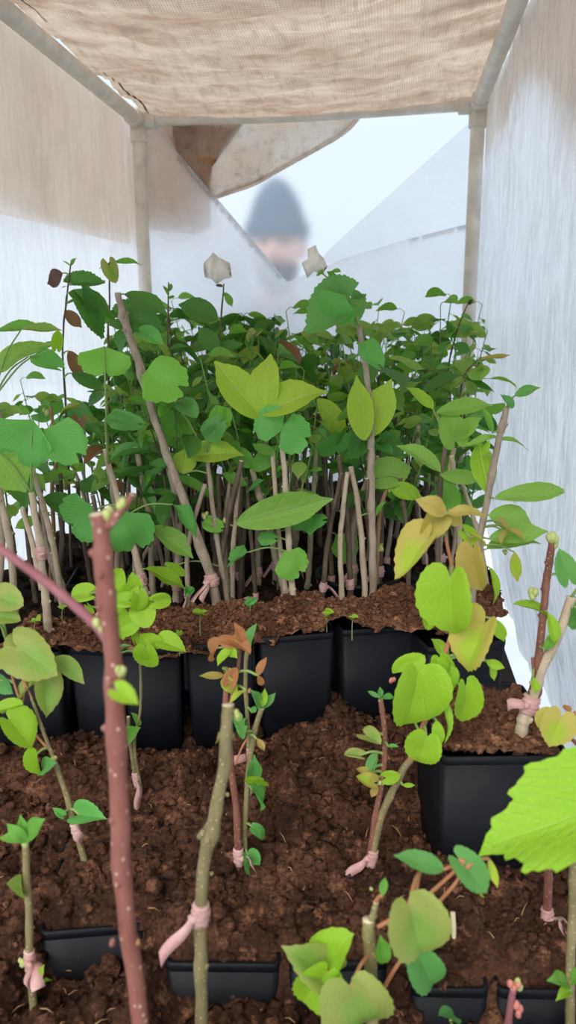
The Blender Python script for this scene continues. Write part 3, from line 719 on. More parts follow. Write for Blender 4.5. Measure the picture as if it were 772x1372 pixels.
plant('tree_cutting', 'dark red dotted cutting with small orange young leaves, just behind the sawn olive stem', (320, 1178),
      [('bark_red', .0052, .0034, [(320, 1178), (318, 1110), (311, 1030), (303, 950), (306, 900)]), ('bark_red', .0026, .0016, [(308, 950), (318, 900), (322, 868), (328, 852)]),
       ('shoot_red', .0012, .001, [(315, 1025), (325, 1000), (335, 985)])],
      [('round', 'orange', 314, 862, 290, 856, .7), ('round', 'orange', 292, 868, 278, 880, .9), ('ovate', 'lime', 308, 868, 290, 885, .6, -.01), ('ovate', 'lime', 308, 870, 314, 878, .7, -.01), ('round', 'orange', 316, 860, 334, 870, .9), ('ovate', 'orange', 326, 860, 318, 838, .5),
       ('ovate', 'bronze', 300, 905, 270, 905, .3), ('round', 'orange', 308, 915, 316, 895, .9, -.01), ('ovate', 'bronze', 298, 895, 312, 905, .7), ('ovate', 'orange', 345, 905, 354, 882, .45), ('ovate', 'orange', 346, 905, 353, 922, .45), ('ovate', 'limey', 330, 925, 306, 935, .4), ('ovate', 'limey', 305, 905, 308, 935, .8, -.01), ('ovate', 'bronze', 344, 990, 356, 1005, .5)],
      [(0, 1152, 1)], [(310, 900, .0024), (316, 1062, .002, 'bark_red')])
plant('tree_cutting', 'olive cutting with a green budding top and three blue-green round leaves on its right side', (330, 1172),
      [('bark_olive', .0036, .0034, [(330, 1172), (328, 1110), (333, 1040), (340, 985), (350, 950)])],
      [('heart', 'gink', 332, 1146, 340, 1174, 1.05, -.01), ('heart', 'gink', 340, 1110, 360, 1124, .6, -.01), ('heart', 'gink', 338, 1058, 360, 1082, .85, -.01), ('round', 'lime', 348, 1052, 328, 1045, .45, -.01), ('ovate', 'green', 340, 1045, 342, 1022, .5), ('ovate', 'green', 322, 985, 326, 975, .9),
       ('ovate', 'green', 348, 948, 344, 928, .45), ('ovate', 'lime', 352, 946, 355, 925, .4), ('ovate', 'green', 354, 948, 366, 930, .45)],
      (), [(349, 946, .003), (326, 1128, .0025)])
plant('tree_cutting', 'slim upright stem behind the orange-leaved cutting, pale tape halfway up', (339, 1090),
      [('bark_olive', .0036, .0026, [(339, 1090), (337, 1040), (332, 980), (329, 900), (332, 862)])],
      [('ovate', 'green', 332, 868, 334, 842, .4), ('heart', 'gink', 326, 965, 318, 985, 1.0), ('heart', 'gink', 324, 978, 334, 970, .9), ('ovate', 'gink', 338, 955, 342, 946, .8)], [(0, 1016, 1)], [(334, 925, .002, 'bud_pink')])
plant('tree_cutting', 'tall cutting with large lime heart-shaped leaves and bronze young leaves at its top', (494, 1184),
      [('bark_olive', .0052, .0042, [(494, 1184), (500, 1140), (515, 1085), (540, 1032), (550, 1018)]), ('_bark_red', .0042, .003, [(492, 1184), (496, 1140), (506, 1080), (514, 1030), (516, 980), (510, 938)]),
       ('shoot_red', .0034, .0020, [(548, 1022), (570, 965), (590, 895), (605, 850), (618, 790)]), ('shoot_red', .0022, .0012, [(612, 800), (606, 760), (598, 720), (600, 690)]),
       ('shoot_red', .0014, .001, [(607, 790), (622, 745), (630, 720)])],
      [('heart', 'lime', 560, 905, 552, 988, .92, -.03, .0), ('heart', 'lime', 572, 988, 560, 1028, 1.1, -.02, 0), ('round', 'lime', 540, 900, 565, 880, .9, -.01), ('heart', 'lime', 604, 775, 598, 860, .88, -.03, 0), ('heart', 'limey', 650, 835, 614, 900, .95, -.02, 0), ('heart', 'limey', 574, 722, 526, 775, .95, -.02, 0),
       ('heart', 'bronze', 634, 738, 640, 800, .62, -.02, 0), ('heart', 'bronze', 588, 690, 566, 726, .85, -.01), ('ovate', 'bronze', 598, 688, 568, 668, .6, -.02), ('ovate', 'bronze', 600, 688, 652, 680, .42, -.02), ('heart', 'bronze', 600, 690, 620, 704, .8, -.01), ('round', 'lime', 622, 712, 640, 728, .8, 0), ('round', 'limey', 636, 720, 652, 728, .8),
       ('round', 'lime', 576, 812, 574, 845, .6, 0), ('heart', 'lime', 624, 920, 628, 978, .55, -.01), ('heart', 'lime', 596, 950, 606, 996, .35, -.02), ('ovate', 'lime', 585, 965, 590, 1000, .5), ('heart', 'lime', 600, 900, 606, 930, 1.0, -.01), ('heart', 'lime', 590, 882, 604, 912, .8), ('round', 'lime', 585, 900, 596, 928, 1.0, -.02),
       ('ovate', 'lime', 600, 880, 582, 855, .7, .01), ('ovate', 'lime', 656, 886, 668, 912, .45), ('ovate', 'lime', 652, 886, 676, 895, .5), ('ovate', 'lime', 664, 830, 676, 862, .5, .01), ('ovate', 'lime', 548, 960, 545, 930, .5, .02),
       ('round', 'dull', 490, 985, 508, 992, 1.0), ('round', 'dull', 482, 1012, 462, 1006, .9), ('round', 'green', 500, 1030, 505, 1008, .8), ('ovate', 'bronze', 500, 1035, 478, 1030, .4), ('heart', 'limey', 500, 1048, 478, 1040, .7), ('round', 'lime', 518, 1042, 536, 1040, 1.0, -.01), ('ovate', 'bronze', 505, 1052, 498, 1068, .6), ('ovate', 'lime', 540, 1052, 556, 1052, .4),
       ('ovate', 'gink', 512, 936, 530, 930, .4), ('ovate', 'green', 508, 934, 494, 926, .4), ('ovate', 'green', 510, 934, 510, 922, .6), ('ovate', 'gink', 520, 1000, 532, 998, .4)],
      [(0, 1140, 1), ], [(512, 1048, .0028), (526, 910, .0026, 'bud_pink'), (600, 690, .002)])
plant('tree_cutting', 'blurred olive stump at the bottom carrying dull green heart leaves on pink stalks', (500, 1440),
      [('bark_olive', .0062, .0056, [(500, 1440), (499, 1380), (497, 1300), (494, 1232)]), ('bark_olive', .003, .0026, [(497, 1240), (500, 1225), (504, 1208)]),
       ('shoot_red', .0018, .0014, [(506, 1242), (550, 1218), (590, 1185), (622, 1155)]), ('shoot_red', .0016, .0012, [(582, 1215), (605, 1190), (625, 1162)]), ('shoot_red', .002, .0014, [(510, 1332), (528, 1300), (545, 1275)]), ('shoot_red', .0016, .0012, [(462, 1340), (446, 1315), (440, 1300)]),
       ('shoot_red', .0014, .0012, [(552, 1215), (558, 1195), (562, 1170)])],
      [('heart', 'dull', 548, 1212, 575, 1298, .85, -.03, 0), ('heart', 'green', 560, 1282, 590, 1335, .75, -.01, 0), ('ovate', 'green', 595, 1165, 538, 1140, .45, -.01), ('heart', 'dull', 438, 1300, 390, 1275, .8, -.01), ('round', 'lime', 435, 1300, 450, 1258, .85, -.01), ('heart', 'lime', 438, 1302, 402, 1355, .7, -.02),
       ('heart', 'dull', 470, 1322, 500, 1400, .95, -.03), ('heart', 'green', 615, 1152, 662, 1200, .6, 0), ('ovate', 'limey', 655, 1150, 668, 1190, .3, .01), ('ovate', 'mid', 512, 1200, 516, 1176, .5), ('ovate', 'mid', 514, 1290, 512, 1262, .4)],
      (), [(498, 1190, .001)], shoot='shoot_red', sr=.0012)
plant('leafy_shoot', 'big blurred lime toothed leaf leaning in at the right edge, closest to the camera', (905, 1500),
      [('bark_olive', .004, .003, [(905, 1500), (880, 1320), (850, 1180), (820, 1120)]), ('shoot', .0016, .0012, [(835, 1140), (805, 1085), (790, 1055)])],
      [('lobed', 'limebig', 850, 1065, 616, 1128, .66, -.02, .01), ('lobed', 'limebig', 850, 1060, 880, 980, .8, 0)], (), (), cat='leaf')
rz = ZU - .012
plant('tree_cutting', 'thick pale cutting with two brown branches and bud clusters, in the forward right pot', (698, 988),
      [('bark_pale', .0088, .0056, [(698, 988), (702, 965), (712, 938), (722, 905), (745, 860), (766, 800)]), ('bark_red', .0045, .0044, [(712, 930), (722, 880), (728, 820), (735, 765), (740, 722)]), ('bark_purple', .0028, .002, [(714, 945), (724, 925), (716, 900), (714, 880)])],
      [('heart', 'green', 762, 775, 750, 735, .75, -.01), ('ovate', 'green', 762, 800, 790, 830, .6, 0), ('heart', 'green', 775, 815, 762, 845, .8, 0), ('ovate', 'lime', 735, 822, 750, 865, .4, -.01), ('heart', 'lime', 724, 820, 694, 802, .7, 0), ('ovate', 'lime', 714, 908, 722, 930, .55, -.02), ('ovate', 'mid', 730, 870, 746, 850, .5), ('heart', 'gink', 785, 780, 770, 770, .8)],
      [(0, 928, 1)], [(740, 722, .0055), (716, 794, .005, 'bud'), (738, 855, .0035), (746, 850, .003)], z=rz, shoot='shoot')
plant('tree_cutting', 'lime and orange leaved shoot cut by the right edge, beside the forward black pot', (790, 1030),
      [('bark_red', .003, .002, [(790, 1030), (775, 1000), (760, 985)])],
      [('heart', 'limey', 752, 960, 738, 1002, 1.1, -.02), ('round', 'limey', 735, 958, 720, 975, 1.0, -.01), ('ovate', 'orange', 764, 955, 756, 942, .7), ('ovate', 'orange', 762, 975, 768, 955, .6)], (), (), z=ZL+.06, Y=.62, cat='shoot')
plant('tree_cutting', 'short brown cutting with a pink tape bow under the big blurred leaf', (734, 1250),
      [('bark_red', .0052, .0045, [(734, 1250), (734, 1215), (735, 1180), (736, 1150)])], (), [(0, 1198, 2)], ())
plant('tree_cutting', 'upright brown stem at the lower right edge with a small green leaf pair low down', (764, 1378),
      [('bark_olive', .0048, .0042, [(764, 1378), (765, 1320), (768, 1220), (770, 1130)])], [('ovate', 'mid', 762, 1318, 746, 1308, .5), ('ovate', 'mid', 766, 1316, 774, 1300, .6), ('ovate', 'lime', 764, 1328, 752, 1330, .4)], [(0, 1352, 1)], [])
plant('bud_shoot', 'blurred pink budding twig at the bottom edge, right of the stump', (680, 1400),
      [('bark_purple', .0042, .003, [(680, 1400), (684, 1350), (688, 1325)])], (), (), [(688, 1318, .004, 'bud_pink'), (694, 1352, .004, 'bud_pink'), (696, 1318, .003, 'bud')], cat='shoot')
plant('weed_seedling', 'tiny two-leaved green sprout at the bottom edge right of the stump', (606, 1378), [('shoot', .0012, .001, [(606, 1378), (604, 1368)])], [('round', 'green', 604, 1366, 592, 1356, .6), ('round', 'green', 605, 1366, 614, 1366, .6)], cat='seedling')
plant('weed_seedling', 'tiny sprout beside the foot of the lower right brown stem', (640, 1210), [('shoot', .001, .0008, [(640, 1210), (640, 1202)])], [('round', 'lime', 640, 1202, 634, 1200, .8), ('round', 'lime', 640, 1202, 646, 1200, .8)], cat='seedling')
mb = MB(); a = onz(608, 1262, ZL+.01); mb.tube(smoothpath([a, a + Vector((.0, .004, .010)), a + Vector((-.001, .008, .022))], 6), .0022, 8)
tag(mb.build('wood_splinter', 'cut'), 'small pale stick poking out of the peat right of the green heart leaf', 'stick')
# ================================================================ tall cuttings in the raised rows
U = dict(z=ZU)
plant('tree_cutting', 'long brown cutting leaning to the left, pink tape at its foot', (290, 806),
      [('bark_grey', .0095, .0054, [(290, 806), (278, 760), (250, 680), (215, 585), (185, 485), (170, 440), (158, 392)])],
      [('ovate', 'dark', 167, 394, 226, 414, .55, 0), ('serr', 'dark', 164, 426, 217, 436, .85, .02), ('fan', 'ginkl', 190, 503, 250, 522, 1.1, -.02), ('heart', 'gink', 190, 446, 218, 455, .8, 0), ('ovate', 'dark', 172, 440, 150, 470, .6, .02)],
      [(0, 778, 2)], [(216, 548, .003, 'bark_grey')], **U)
plant('tree_cutting', 'tall straight brown cutting right of centre, crowned by a large dark toothed leaf', (500, 794),
      [('bark_grey', .0075, .0048, [(500, 794), (499, 720), (497, 640), (497, 560), (491, 500), (481, 437)])],
      [('serr', 'green', 466, 402, 402, 436, .95, -.01), ('fan', 'gink', 462, 396, 440, 428, 1.5, -.03), ('heart', 'green', 470, 400, 482, 436, .9, .02), ('ovate', 'green', 475, 408, 490, 392, .6, .02), ('fan', 'gink', 478, 460, 516, 490, 1.0, -.02), ('ovate', 'hairyl', 494, 585, 520, 512, .55, .01), ('ovate', 'hairyl', 488, 590, 478, 508, .42, -.01), ('round', 'mid', 450, 375, 440, 363, .5), ('round', 'mid', 446, 366, 456, 362, .5), ('round', 'mid', 432, 366, 424, 370, .6)],
      (), (), **U)
plant('tree_cutting', 'right one of the pale straight twin stems, paired fan leaves at its top', (393, 806),
      [('bark_pale', .0062, .0048, [(393, 806), (388, 740), (383, 660), (378, 598)])],
      [('fan', 'gink', 378, 576, 344, 556, 1.3, -.02), ('fan', 'gink', 376, 575, 415, 590, 1.3, -.02), ('ovate', 'hairyl', 350, 562, 290, 480, .5, .0), ('ovate', 'hairyl', 355, 556, 350, 472, .62, -.01), ('ovate', 'hairyl', 352, 556, 424, 508, .70, -.02), ('fan', 'ginkl', 378, 742, 405, 770, 1.25, -.01), ('fan', 'gink', 332, 740, 306, 755, 1.2, -.01), ('fan', 'gink', 345, 722, 372, 722, .7, 0)],
      (), [(378, 596, .003)], **U)
plant('tree_cutting', 'pale straight twin stem at the centre, the left one, set slightly behind its partner', (384, 800),
      [('bark_pale', .0050, .0040, [(384, 800), (376, 740), (370, 670), (365, 604)])],
      [('fan', 'gink', 410, 712, 396, 675, .9, 0), ('fan', 'gink', 410, 712, 438, 695, .9, 0), ('ovate', 'mid', 366, 610, 340, 590, .6), ('ovate', 'hairy', 362, 690, 318, 702, .5)], [(0, .06, 0)], (), **U)
plant('tree_cutting', 'bare bone-coloured stem with a ring-cut top, just left of the tall brown cutting', (489, 792),
      [('bark_pale', .0062, .0050, [(489, 792), (486, 740), (480, 680), (470, 625)])], [('ovate', 'mid', 505, 690, 512, 672, .4)], (), (), **U)
plant('tree_cutting', 'tan stem with a cut knobbly top right of the tall brown cutting', (500, 786),
      [('bark_tan', .0048, .0040, [(504, 786), (506, 740), (508, 690), (518, 655)])], [('ovate', 'lime', 522, 652, 568, 664, .5, 0), ('ovate', 'lime', 506, 735, 513, 728, .7)], (), [(520, 655, .0035), (510, 735, .004)], **U)
plant('tree_cutting', 'right-hand leaning brown cutting with long narrow hairy leaves against the plastic wall', (630, 830),
      [('bark_grey', .0066, .0052, [(630, 830), (640, 740), (655, 660), (668, 590), (679, 546)])],
      [('ovate', 'hairy', 662, 668, 766, 652, .26, -.01), ('ovate', 'hairy', 655, 690, 718, 700, .62, .0), ('ovate', 'hairy', 655, 722, 735, 708, .34, -.01), ('ovate', 'hairy', 652, 736, 722, 712, .42, 0), ('long', 'hairy', 668, 588, 712, 590, .4, 0), ('ovate', 'hairy', 668, 586, 612, 596, .28, 0), ('heart', 'green', 682, 545, 676, 528, .8), ('ovate', 'green', 690, 530, 720, 517, .45), ('ovate', 'lime', 648, 610, 656, 590, .4), ('long', 'lime', 652, 660, 646, 590, .5, 0), ('ovate', 'mid', 660, 580, 650, 545, .25),
       ('ovate', 'lime', 655, 760, 675, 808, .3, -.02), ('ovate', 'limey', 690, 740, 692, 780, .4, -.02), ('heart', 'bronze', 680, 715, 668, 728, .8, -.03), ('heart', 'bronze', 686, 712, 704, 718, .8, -.03), ('ovate', 'bronze', 682, 708, 672, 694, .6, -.03)],
      (), [(676, 740, .003)], **U)
plant('tree_cutting', 'two-branched pale cutting at the far left with a bleached bark and sawn top', (64, 838),
      [('bark_pale', .0080, .0052, [(64, 838), (60, 790), (52, 720), (42, 660)]), ('bark_pale', .005, .0042, [(56, 790), (44, 730), (30, 680)])],
      [('fan', 'gink', 44, 562, 16, 622, 1.15, -.01), ('ovate', 'hairy', -10, 600, 34, 660, .7, -.01), ('fan', 'gink', 60, 575, 112, 612, 1.0, .0)], [(0, 752, 0)], (), **U)
plant('tree_cutting', 'tawny orange-brown stem at left with yellow-green bud clusters along it', (68, 768),
      [('bark_tan', .0046, .0034, [(68, 768), (72, 720), (70, 650), (76, 610), (68, 545)])], [('ovate', 'limey', 84, 650, 98, 645, .6), ('ovate', 'lime', 66, 690, 56, 685, .6), ('ovate', 'lime', 62, 605, 72, 598, .6)], (), [(62, 552, .005), (64, 600, .005), (86, 648, .006, 'bud'), (62, 690, .005)], **U)
plant('tree_cutting', 'grey stem entering from the left edge and leaning right to the peat', (84, 790),
      [('bark_grey', .0075, .0055, [(84, 790), (62, 730), (30, 640), (-10, 535)])], [('ovate', 'hairy', -8, 500, 52, 446, .42, 0), ('ovate', 'mid', -5, 445, 46, 425, .25, .02), ('ovate', 'dull', 28, 442, 80, 436, .3, .0), ('fan', 'gink', 38, 478, 86, 490, .9, 0), ('heart', 'lime', 76, 466, 78, 440, .6)], (), (), **U)
plant('tree_cutting', 'pale cutting left of the long leaning one, with spreading fan leaves and pink tape', (196, 808),
      [('bark_pale', .0078, .0054, [(196, 808), (186, 760), (168, 700), (145, 622)])], [('fan', 'gink', 130, 682, 92, 706, 1.35, -.02), ('fan', 'gink', 160, 684, 182, 740, 1.3, -.02), ('fan', 'gink', 232, 676, 262, 722, .6, 0), ('fan', 'ginkl', 140, 464, 140, 506, 1.7, -.01), ('fan', 'green', 140, 560, 195, 570, .5, -.01), ('ovate', 'hairy', 204, 706, 262, 742, .5, .01), ('ovate', 'lime', 195, 762, 252, 775, .55, 0)], [(0, 782, 1)], (), **U)
plant('tree_cutting', 'brown stem right of the leaning cutting, under a large lime ribbed leaf', (304, 800),
      [('bark_grey', .0055, .004, [(304, 800), (294, 740), (285, 680), (278, 615)])], [('ovate', 'hairyl', 250, 612, 322, 597, .5, -.01), ('ovate', 'hairyl', 245, 635, 250, 600, .9, 0), ('ovate', 'mid', 226, 535, 248, 612, .5, .0), ('fan', 'green', 275, 590, 300, 560, .8), ('fan', 'ginkl', 290, 542, 298, 580, .9), ('heart', 'lime', 226, 760, 252, 770, .5)], (), (), **U)
plant('tree_cutting', 'brown stem with a long arching hairy leaf reaching right across the twin stems', (318, 798),
      [('bark_grey', .005, .0042, [(312, 798), (312, 740), (316, 690), (322, 628)])], [('ovate', 'hairy', 317, 702, 443, 666, .34, -.04, 0), ('fan', 'ginkl', 270, 700, 300, 708, .6)], (), [(300, 700, .005, 'bud'), (275, 690, .004, 'bud')], **U)
plant('tree_cutting', 'thick grey stem leaning left between the twin stems and the arching leaf', (380, 790),
      [('bark_grey', .0072, .0055, [(380, 790), (366, 730), (352, 680), (338, 628)])], [('ovate', 'mid', 338, 630, 372, 600, .5), ('ovate', 'mid', 340, 625, 310, 600, .6)], (), (), **U)
plant('tree_cutting', 'slim stem right of centre with a long-stalked fan leaf hanging at its side', (440, 768),
      [('bark_dark', .0052, .004, [(444, 768), (442, 720), (438, 660), (436, 600)])], [('fan', 'ginkl', 450, 716, 472, 750, 1.0, -.01), ('fan', 'gink', 450, 578, 452, 612, 1.9, -.02), ('long', 'hairyl', 425, 534, 470, 582, .5, -.01), ('ovate', 'mid', 470, 600, 440, 640, .3)], [(0, .15, 1)], (), **U)
plant('tree_cutting', 'slender stem with pale tape low down, left of the twin stems', (340, 790),
      [('bark_dark', .0042, .0034, [(342, 790), (338, 740), (334, 690), (330, 640)])], [('ovate', 'mid', 330, 650, 300, 632, .5), ('ovate', 'green', 332, 660, 350, 640, .5)], [(0, .12, 1)], (), **U)
plant('tree_cutting', 'hairy-leaved cutting behind the bronze leaves near the right end of the tall row', (585, 800),
      [('bark_dark', .0055, .0045, [(585, 800), (588, 720), (590, 650), (596, 600)])], [('ovate', 'hairy', 585, 553, 660, 536, .30, .0), ('heart', 'hairy', 610, 590, 600, 548, .9, 0), ('ovate', 'hairy', 612, 590, 640, 556, .6, 0), ('ovate', 'hairy', 590, 632, 542, 588, .38, -.01), ('ovate', 'lime', 580, 548, 552, 512, .5, 0), ('ovate', 'hairy', 590, 636, 650, 642, .34), ('ovate', 'mid', 596, 640, 608, 690, .6)], (), (), **U)
plant('tree_cutting', 'brown stem with a broad hairy leaf between the bare top and the right group', (548, 786),
      [('bark_dark', .005, .004, [(548, 786), (546, 720), (540, 670), (536, 640)])], [('heart', 'hairy', 506, 640, 552, 622, .9, 0), ('ovate', 'lime', 558, 668, 520, 650, .5), ('ovate', 'mid', 560, 700, 600, 720, .5, .0)], (), (), **U)
# dark leafy shoots rising above the crowd
def tall(label, base, path, leaves, Yoff=.0, mt='bark_dark', r=.0030, cat='seedling', nm='leafy_shoot'):
    plant(nm, label, base, [(mt, r, r*.5, path)], leaves, (), (), **U, cat=cat)
tall('dark shoot at upper left with a withered black tip leaf and big toothed leaves', (95, 745), [(95, 745), (92, 640), (88, 540), (84, 460), (90, 395), (95, 352)],
     [('serr', 'dark', 97, 380, 136, 372, .5, 0), ('ovate', 'dark', 92, 392, 150, 412, .45, -.01), ('serr', 'dark', 112, 402, 138, 450, .6, -.01), ('ovate', 'mid', 122, 406, 158, 436, .4, 0), ('ovate', 'wither', 84, 366, 62, 380, .8, 0), ('ovate', 'brownleaf', 88, 416, 108, 438, .6, 0), ('ovate', 'brownleaf', 92, 470, 112, 505, .5, 0), ('ovate', 'mid', 94, 356, 86, 348, .5), ('ovate', 'mid', 95, 356, 100, 345, .5), ('ovate', 'mid', 80, 460, 20, 470, .3), ('ovate', 'dark', 96, 500, 140, 520, .4)])
tall('shoot with a small curled brown-green leaf on top, right of the withered one', (150, 740), [(150, 740), (148, 640), (146, 540), (145, 450), (147, 400), (146, 352)],
     [('ovate', 'mid', 150, 353, 188, 347, .25, 0), ('ovate', 'dull', 147, 356, 130, 354, .35, 0), ('round', 'dull', 146, 354, 153, 376, .9, 0), ('serr', 'dark', 158, 425, 192, 400, .5), ('ovate', 'green', 150, 480, 175, 500, .6), ('ovate', 'dark', 145, 520, 110, 540, .5)])
tall('thin upright shoot with tiny tip leaves between the left pipe and the film patch', (232, 735), [(232, 735), (230, 640), (226, 520), (225, 440), (226, 378)],
     [('ovate', 'mid', 226, 400, 234, 396, .6), ('ovate', 'mid', 226, 396, 220, 382, .4), ('ovate', 'mid', 227, 390, 231, 378, .4), ('ovate', 'dark', 226, 470, 250, 458, .5), ('ovate', 'dark', 226, 500, 200, 485, .5), ('ovate', 'dull', 226, 480, 215, 455, .5), ('ovate', 'dark', 228, 530, 262, 520, .6)])
tall('dark shoot below the square patch with a drooping broad leaf at its left', (285, 735), [(285, 735), (288, 640), (286, 560), (290, 480), (296, 430), (300, 380)],
     [('ovate', 'dark', 292, 428, 240, 402, .6, 0), ('ovate', 'mid', 300, 392, 314, 408, .7), ('ovate', 'wither', 299, 384, 288, 380, .4), ('ovate', 'dark', 294, 470, 265, 440, .6), ('serr', 'dark', 290, 480, 320, 455, .7), ('ovate', 'dark', 290, 520, 250, 500, .6), ('ovate', 'mid', 292, 500, 325, 520, .5)])
tall('bronze-leaved shoot leaning to the right plastic wall', (600, 730), [(600, 730), (606, 640), (612, 560), (622, 505), (640, 482)],
     [('ovate', 'bronze', 644, 482, 684, 474, .22, 0), ('ovate', 'dull', 646, 486, 640, 516, .35, 0), ('ovate', 'dull', 628, 500, 612, 478, .7, 0), ('ovate', 'dull', 622, 506, 602, 520, .6, 0), ('ovate', 'dull', 625, 510, 640, 532, .5), ('ovate', 'mid', 610, 560, 580, 545, .5)])
tall('fine black-tipped shoot with small rounded leaves before the right upright pipe', (590, 700), [(590, 700), (592, 600), (600, 500), (612, 445), (628, 404)],
     [('ovate', 'wither', 628, 408, 632, 402, .7), ('round', 'green', 622, 425, 634, 428, .6), ('ovate', 'green', 614, 438, 636, 442, .5), ('ovate', 'green', 612, 440, 596, 442, .35), ('ovate', 'dark', 608, 462, 632, 470, .6), ('round', 'dark', 606, 450, 600, 428, .4), ('ovate', 'dark', 600, 500, 570, 480, .5)])
# ---------------------------------------------------------------- the crowd behind
def proto(seed, kinds, mats, hs, name='leafy_seedling', nleaf=14, bark_='bark_dark', size=.05, fork=2):
    rs = random.Random(seed); root = empty(name, (0, 0, 0), 'x', 'seedling'); h = hs; sh = MB(); pts = []
    wood = rs.uniform(.5, .66) * h; mb = MB(); P = [Vector((0, 0, -.02)), Vector((0, 0, 0)), Vector((rs.uniform(-.015,.015), rs.uniform(-.015,.015), wood*.5)), Vector((rs.uniform(-.02,.02), rs.uniform(-.02,.02), wood))]
    Q = stem_mesh(mb, P, .0048, .0036, 0, 1, rs, 8); mb.build('stem', [bark_, 'cut'], root, Vector())
    for k in range(fork):
        s = Q[int(len(Q) * rs.uniform(.6, .97))]; e = Vector((s.x + rs.uniform(-.05, .05), s.y + rs.uniform(-.05, .05), h * rs.uniform(.85, 1.0)))
        m_ = s.lerp(e, .5) + Vector((rs.uniform(-.015,.015), rs.uniform(-.015,.015), 0)); R = smoothpath([s, m_, e], 8)
        sh.tube(R, [.0020 - .0012 * i / len(R) for i in range(len(R))], 6); pts += R[4:]
    pts += Q[int(len(Q)*.8):]
    nleaf = int(nleaf * 1.0); tips = [q for q in pts if q.z > h * .84]; size *= 1.15
    for i in range(nleaf + 2 * fork):
        q = pts[int(len(pts) * (i + rs.random()) / nleaf)] if i < nleaf else rs.choice(tips[-6 * fork:] or pts[-3:]); a = i * 2.4 + rs.uniform(-.4, .4); d = Vector((math.cos(a), math.sin(a), rs.uniform(-.1, .45))).normalized()
        Ls = size * rs.uniform(.6, 1.25); b_ = q + d * Ls * rs.uniform(.2, .5); tip = b_ + (d + Vector((0, 0, rs.uniform(-.7, -.1)))).normalized() * Ls
        k = rs.choice(kinds); put_leaf(root, Vector(), k, rs.choice(mats), b_, tip, rs.uniform(.5, .8) if k != 'fan' else 1.15, rs, Vector((rs.uniform(-.4,.4), rs.uniform(-.6,.1), 1)), True)
        sh.tube([q, q.lerp(b_, .5) + Vector((0,0,.003)), b_], .0007, 4)
    sh.build('shoot', 'bark_dark' if seed % 2 else 'shoot', root, Vector()); return root
kinds = [
 (proto(11, ['ovate', 'serr'], ['dark', 'dark', 'mid'], .40, 'leafy_seedling', 15, 'bark_dark', .055, 3), 'dark toothed-leaf seedling in the crowded back rows'),
 (proto(12, ['ovate'], ['dark', 'mid', 'dull'], .42, 'leafy_seedling', 18, 'bark_dark', .038, 3), 'small-leaved dark green seedling in the crowded back rows'),
 (proto(13, ['heart', 'round'], ['green', 'mid', 'dark'], .36, 'leafy_seedling', 13, 'bark_grey', .050, 2), 'round-leaved green seedling in the crowded back rows'),
 (proto(14, ['fan'], ['gink', 'green'], .30, 'fan_leaf_seedling', 8, 'bark_pale', .050, 2), 'fan-leaved seedling on a pale stem in the crowded rows'),
 (proto(15, ['ovate'], ['mid', 'hairy', 'dark'], .34, 'leafy_seedling', 12, 'bark_grey', .062, 2), 'pointed broad-leaved green seedling in the crowded rows'),
 (proto(16, ['ovate', 'round'], ['brownleaf', 'dull', 'dark', 'dark'], .38, 'leafy_seedling', 14, 'bark_red', .040, 3), 'bronze-tinged leafy seedling in the crowded back rows')]
def copy_thing(root, loc, rz, sc, group, label):
    r = root.copy(); COL.objects.link(r); r.location = loc; r.rotation_euler = (0, 0, rz); r.scale = (sc, sc, sc); r['group'] = group; r['label'] = label
    for ch in list(root.children): c_ = ch.copy(); COL.objects.link(c_); c_.parent = r
    return r
rs = random.Random(99); first = set(); row = 0; y = 1.02
spots = []
while y < YB - .06:
    x0 = XL + .04; x1 = .15; n_ = 9
    for i in range(n_):
        x = x0 + (x1 - x0) * (i + .5 + rs.uniform(-.38, .38)) / n_; yy_ = y + rs.uniform(-.035, .035)
        if yy_ > edgeY(x) + .13: spots.append((x, min(yy_, YB - .07)))
    y += .088
print('crowd', len(spots))
for x, y in spots:
    far = (y - 1.0) / .9
    k = rs.choices(range(6), [3, 3 + 3*far, 2, 2.2 * (1-far), 2.4 * (1.2-far), 1 + far])[0]; rt, lb = kinds[k]
    sc = rs.uniform(.76, 1.03) * (1 + .05 * far) ; rzz = rs.uniform(0, 6.28)
    if y < 1.2: sc *= .78
    sc *= min(1.0, 1 - .14 * max(0, (abs(x + .2) - .25) / .2))
    loc = Vector((x, y, ZU - .005))
    if k not in first: first.add(k); rt.location = loc; rt.rotation_euler = (0, 0, rzz); rt.scale = (sc,)*3; rt['group'] = lb.replace(' seedling', ' seedlings', 1); rt['label'] = lb
    else: copy_thing(rt, loc, rzz, sc, kinds[k][1].replace(' seedling', ' seedlings', 1), lb)
for k in range(6):
    if k not in first:
        for c_ in list(kinds[k][0].children): bpy.data.objects.remove(c_)
        bpy.data.objects.remove(kinds[k][0])
# bare cuttings standing between them, some with tape
def bare(seed, tape, mt):
    rs = random.Random(seed); root = empty('bare_cutting', (0, 0, 0), 'x', 'cutting'); mb = MB(); h = .22
    P = [Vector((0,0,-.02)), Vector((0,0,0)), Vector((rs.uniform(-.01,.01), 0, h*.5)), Vector((rs.uniform(-.03,.03), rs.uniform(-.02,.02), h))]
    Q = stem_mesh(mb, P, .0056, .0040, 0, 1, rs, 10); mb.build('stem', [mt, 'cut'], root, Vector())
    if tape: make_tape(root, Vector(), Q[12], Q[13] - Q[12], .0056, rs, 1)
    return root
bk = [(bare(1, True, 'bark_grey'), 'bare grey-brown stem with pink tape among the crowded rows'), (bare(2, False, 'bark_pale'), 'bare pale stem without tape among the crowded rows'), (bare(3, True, 'bark_dark'), 'bare dark stem with pink tape among the crowded rows'), (bare(4, False, 'bark_dark'), 'bare dark stem without tape among the crowded rows')]
used_ = set()
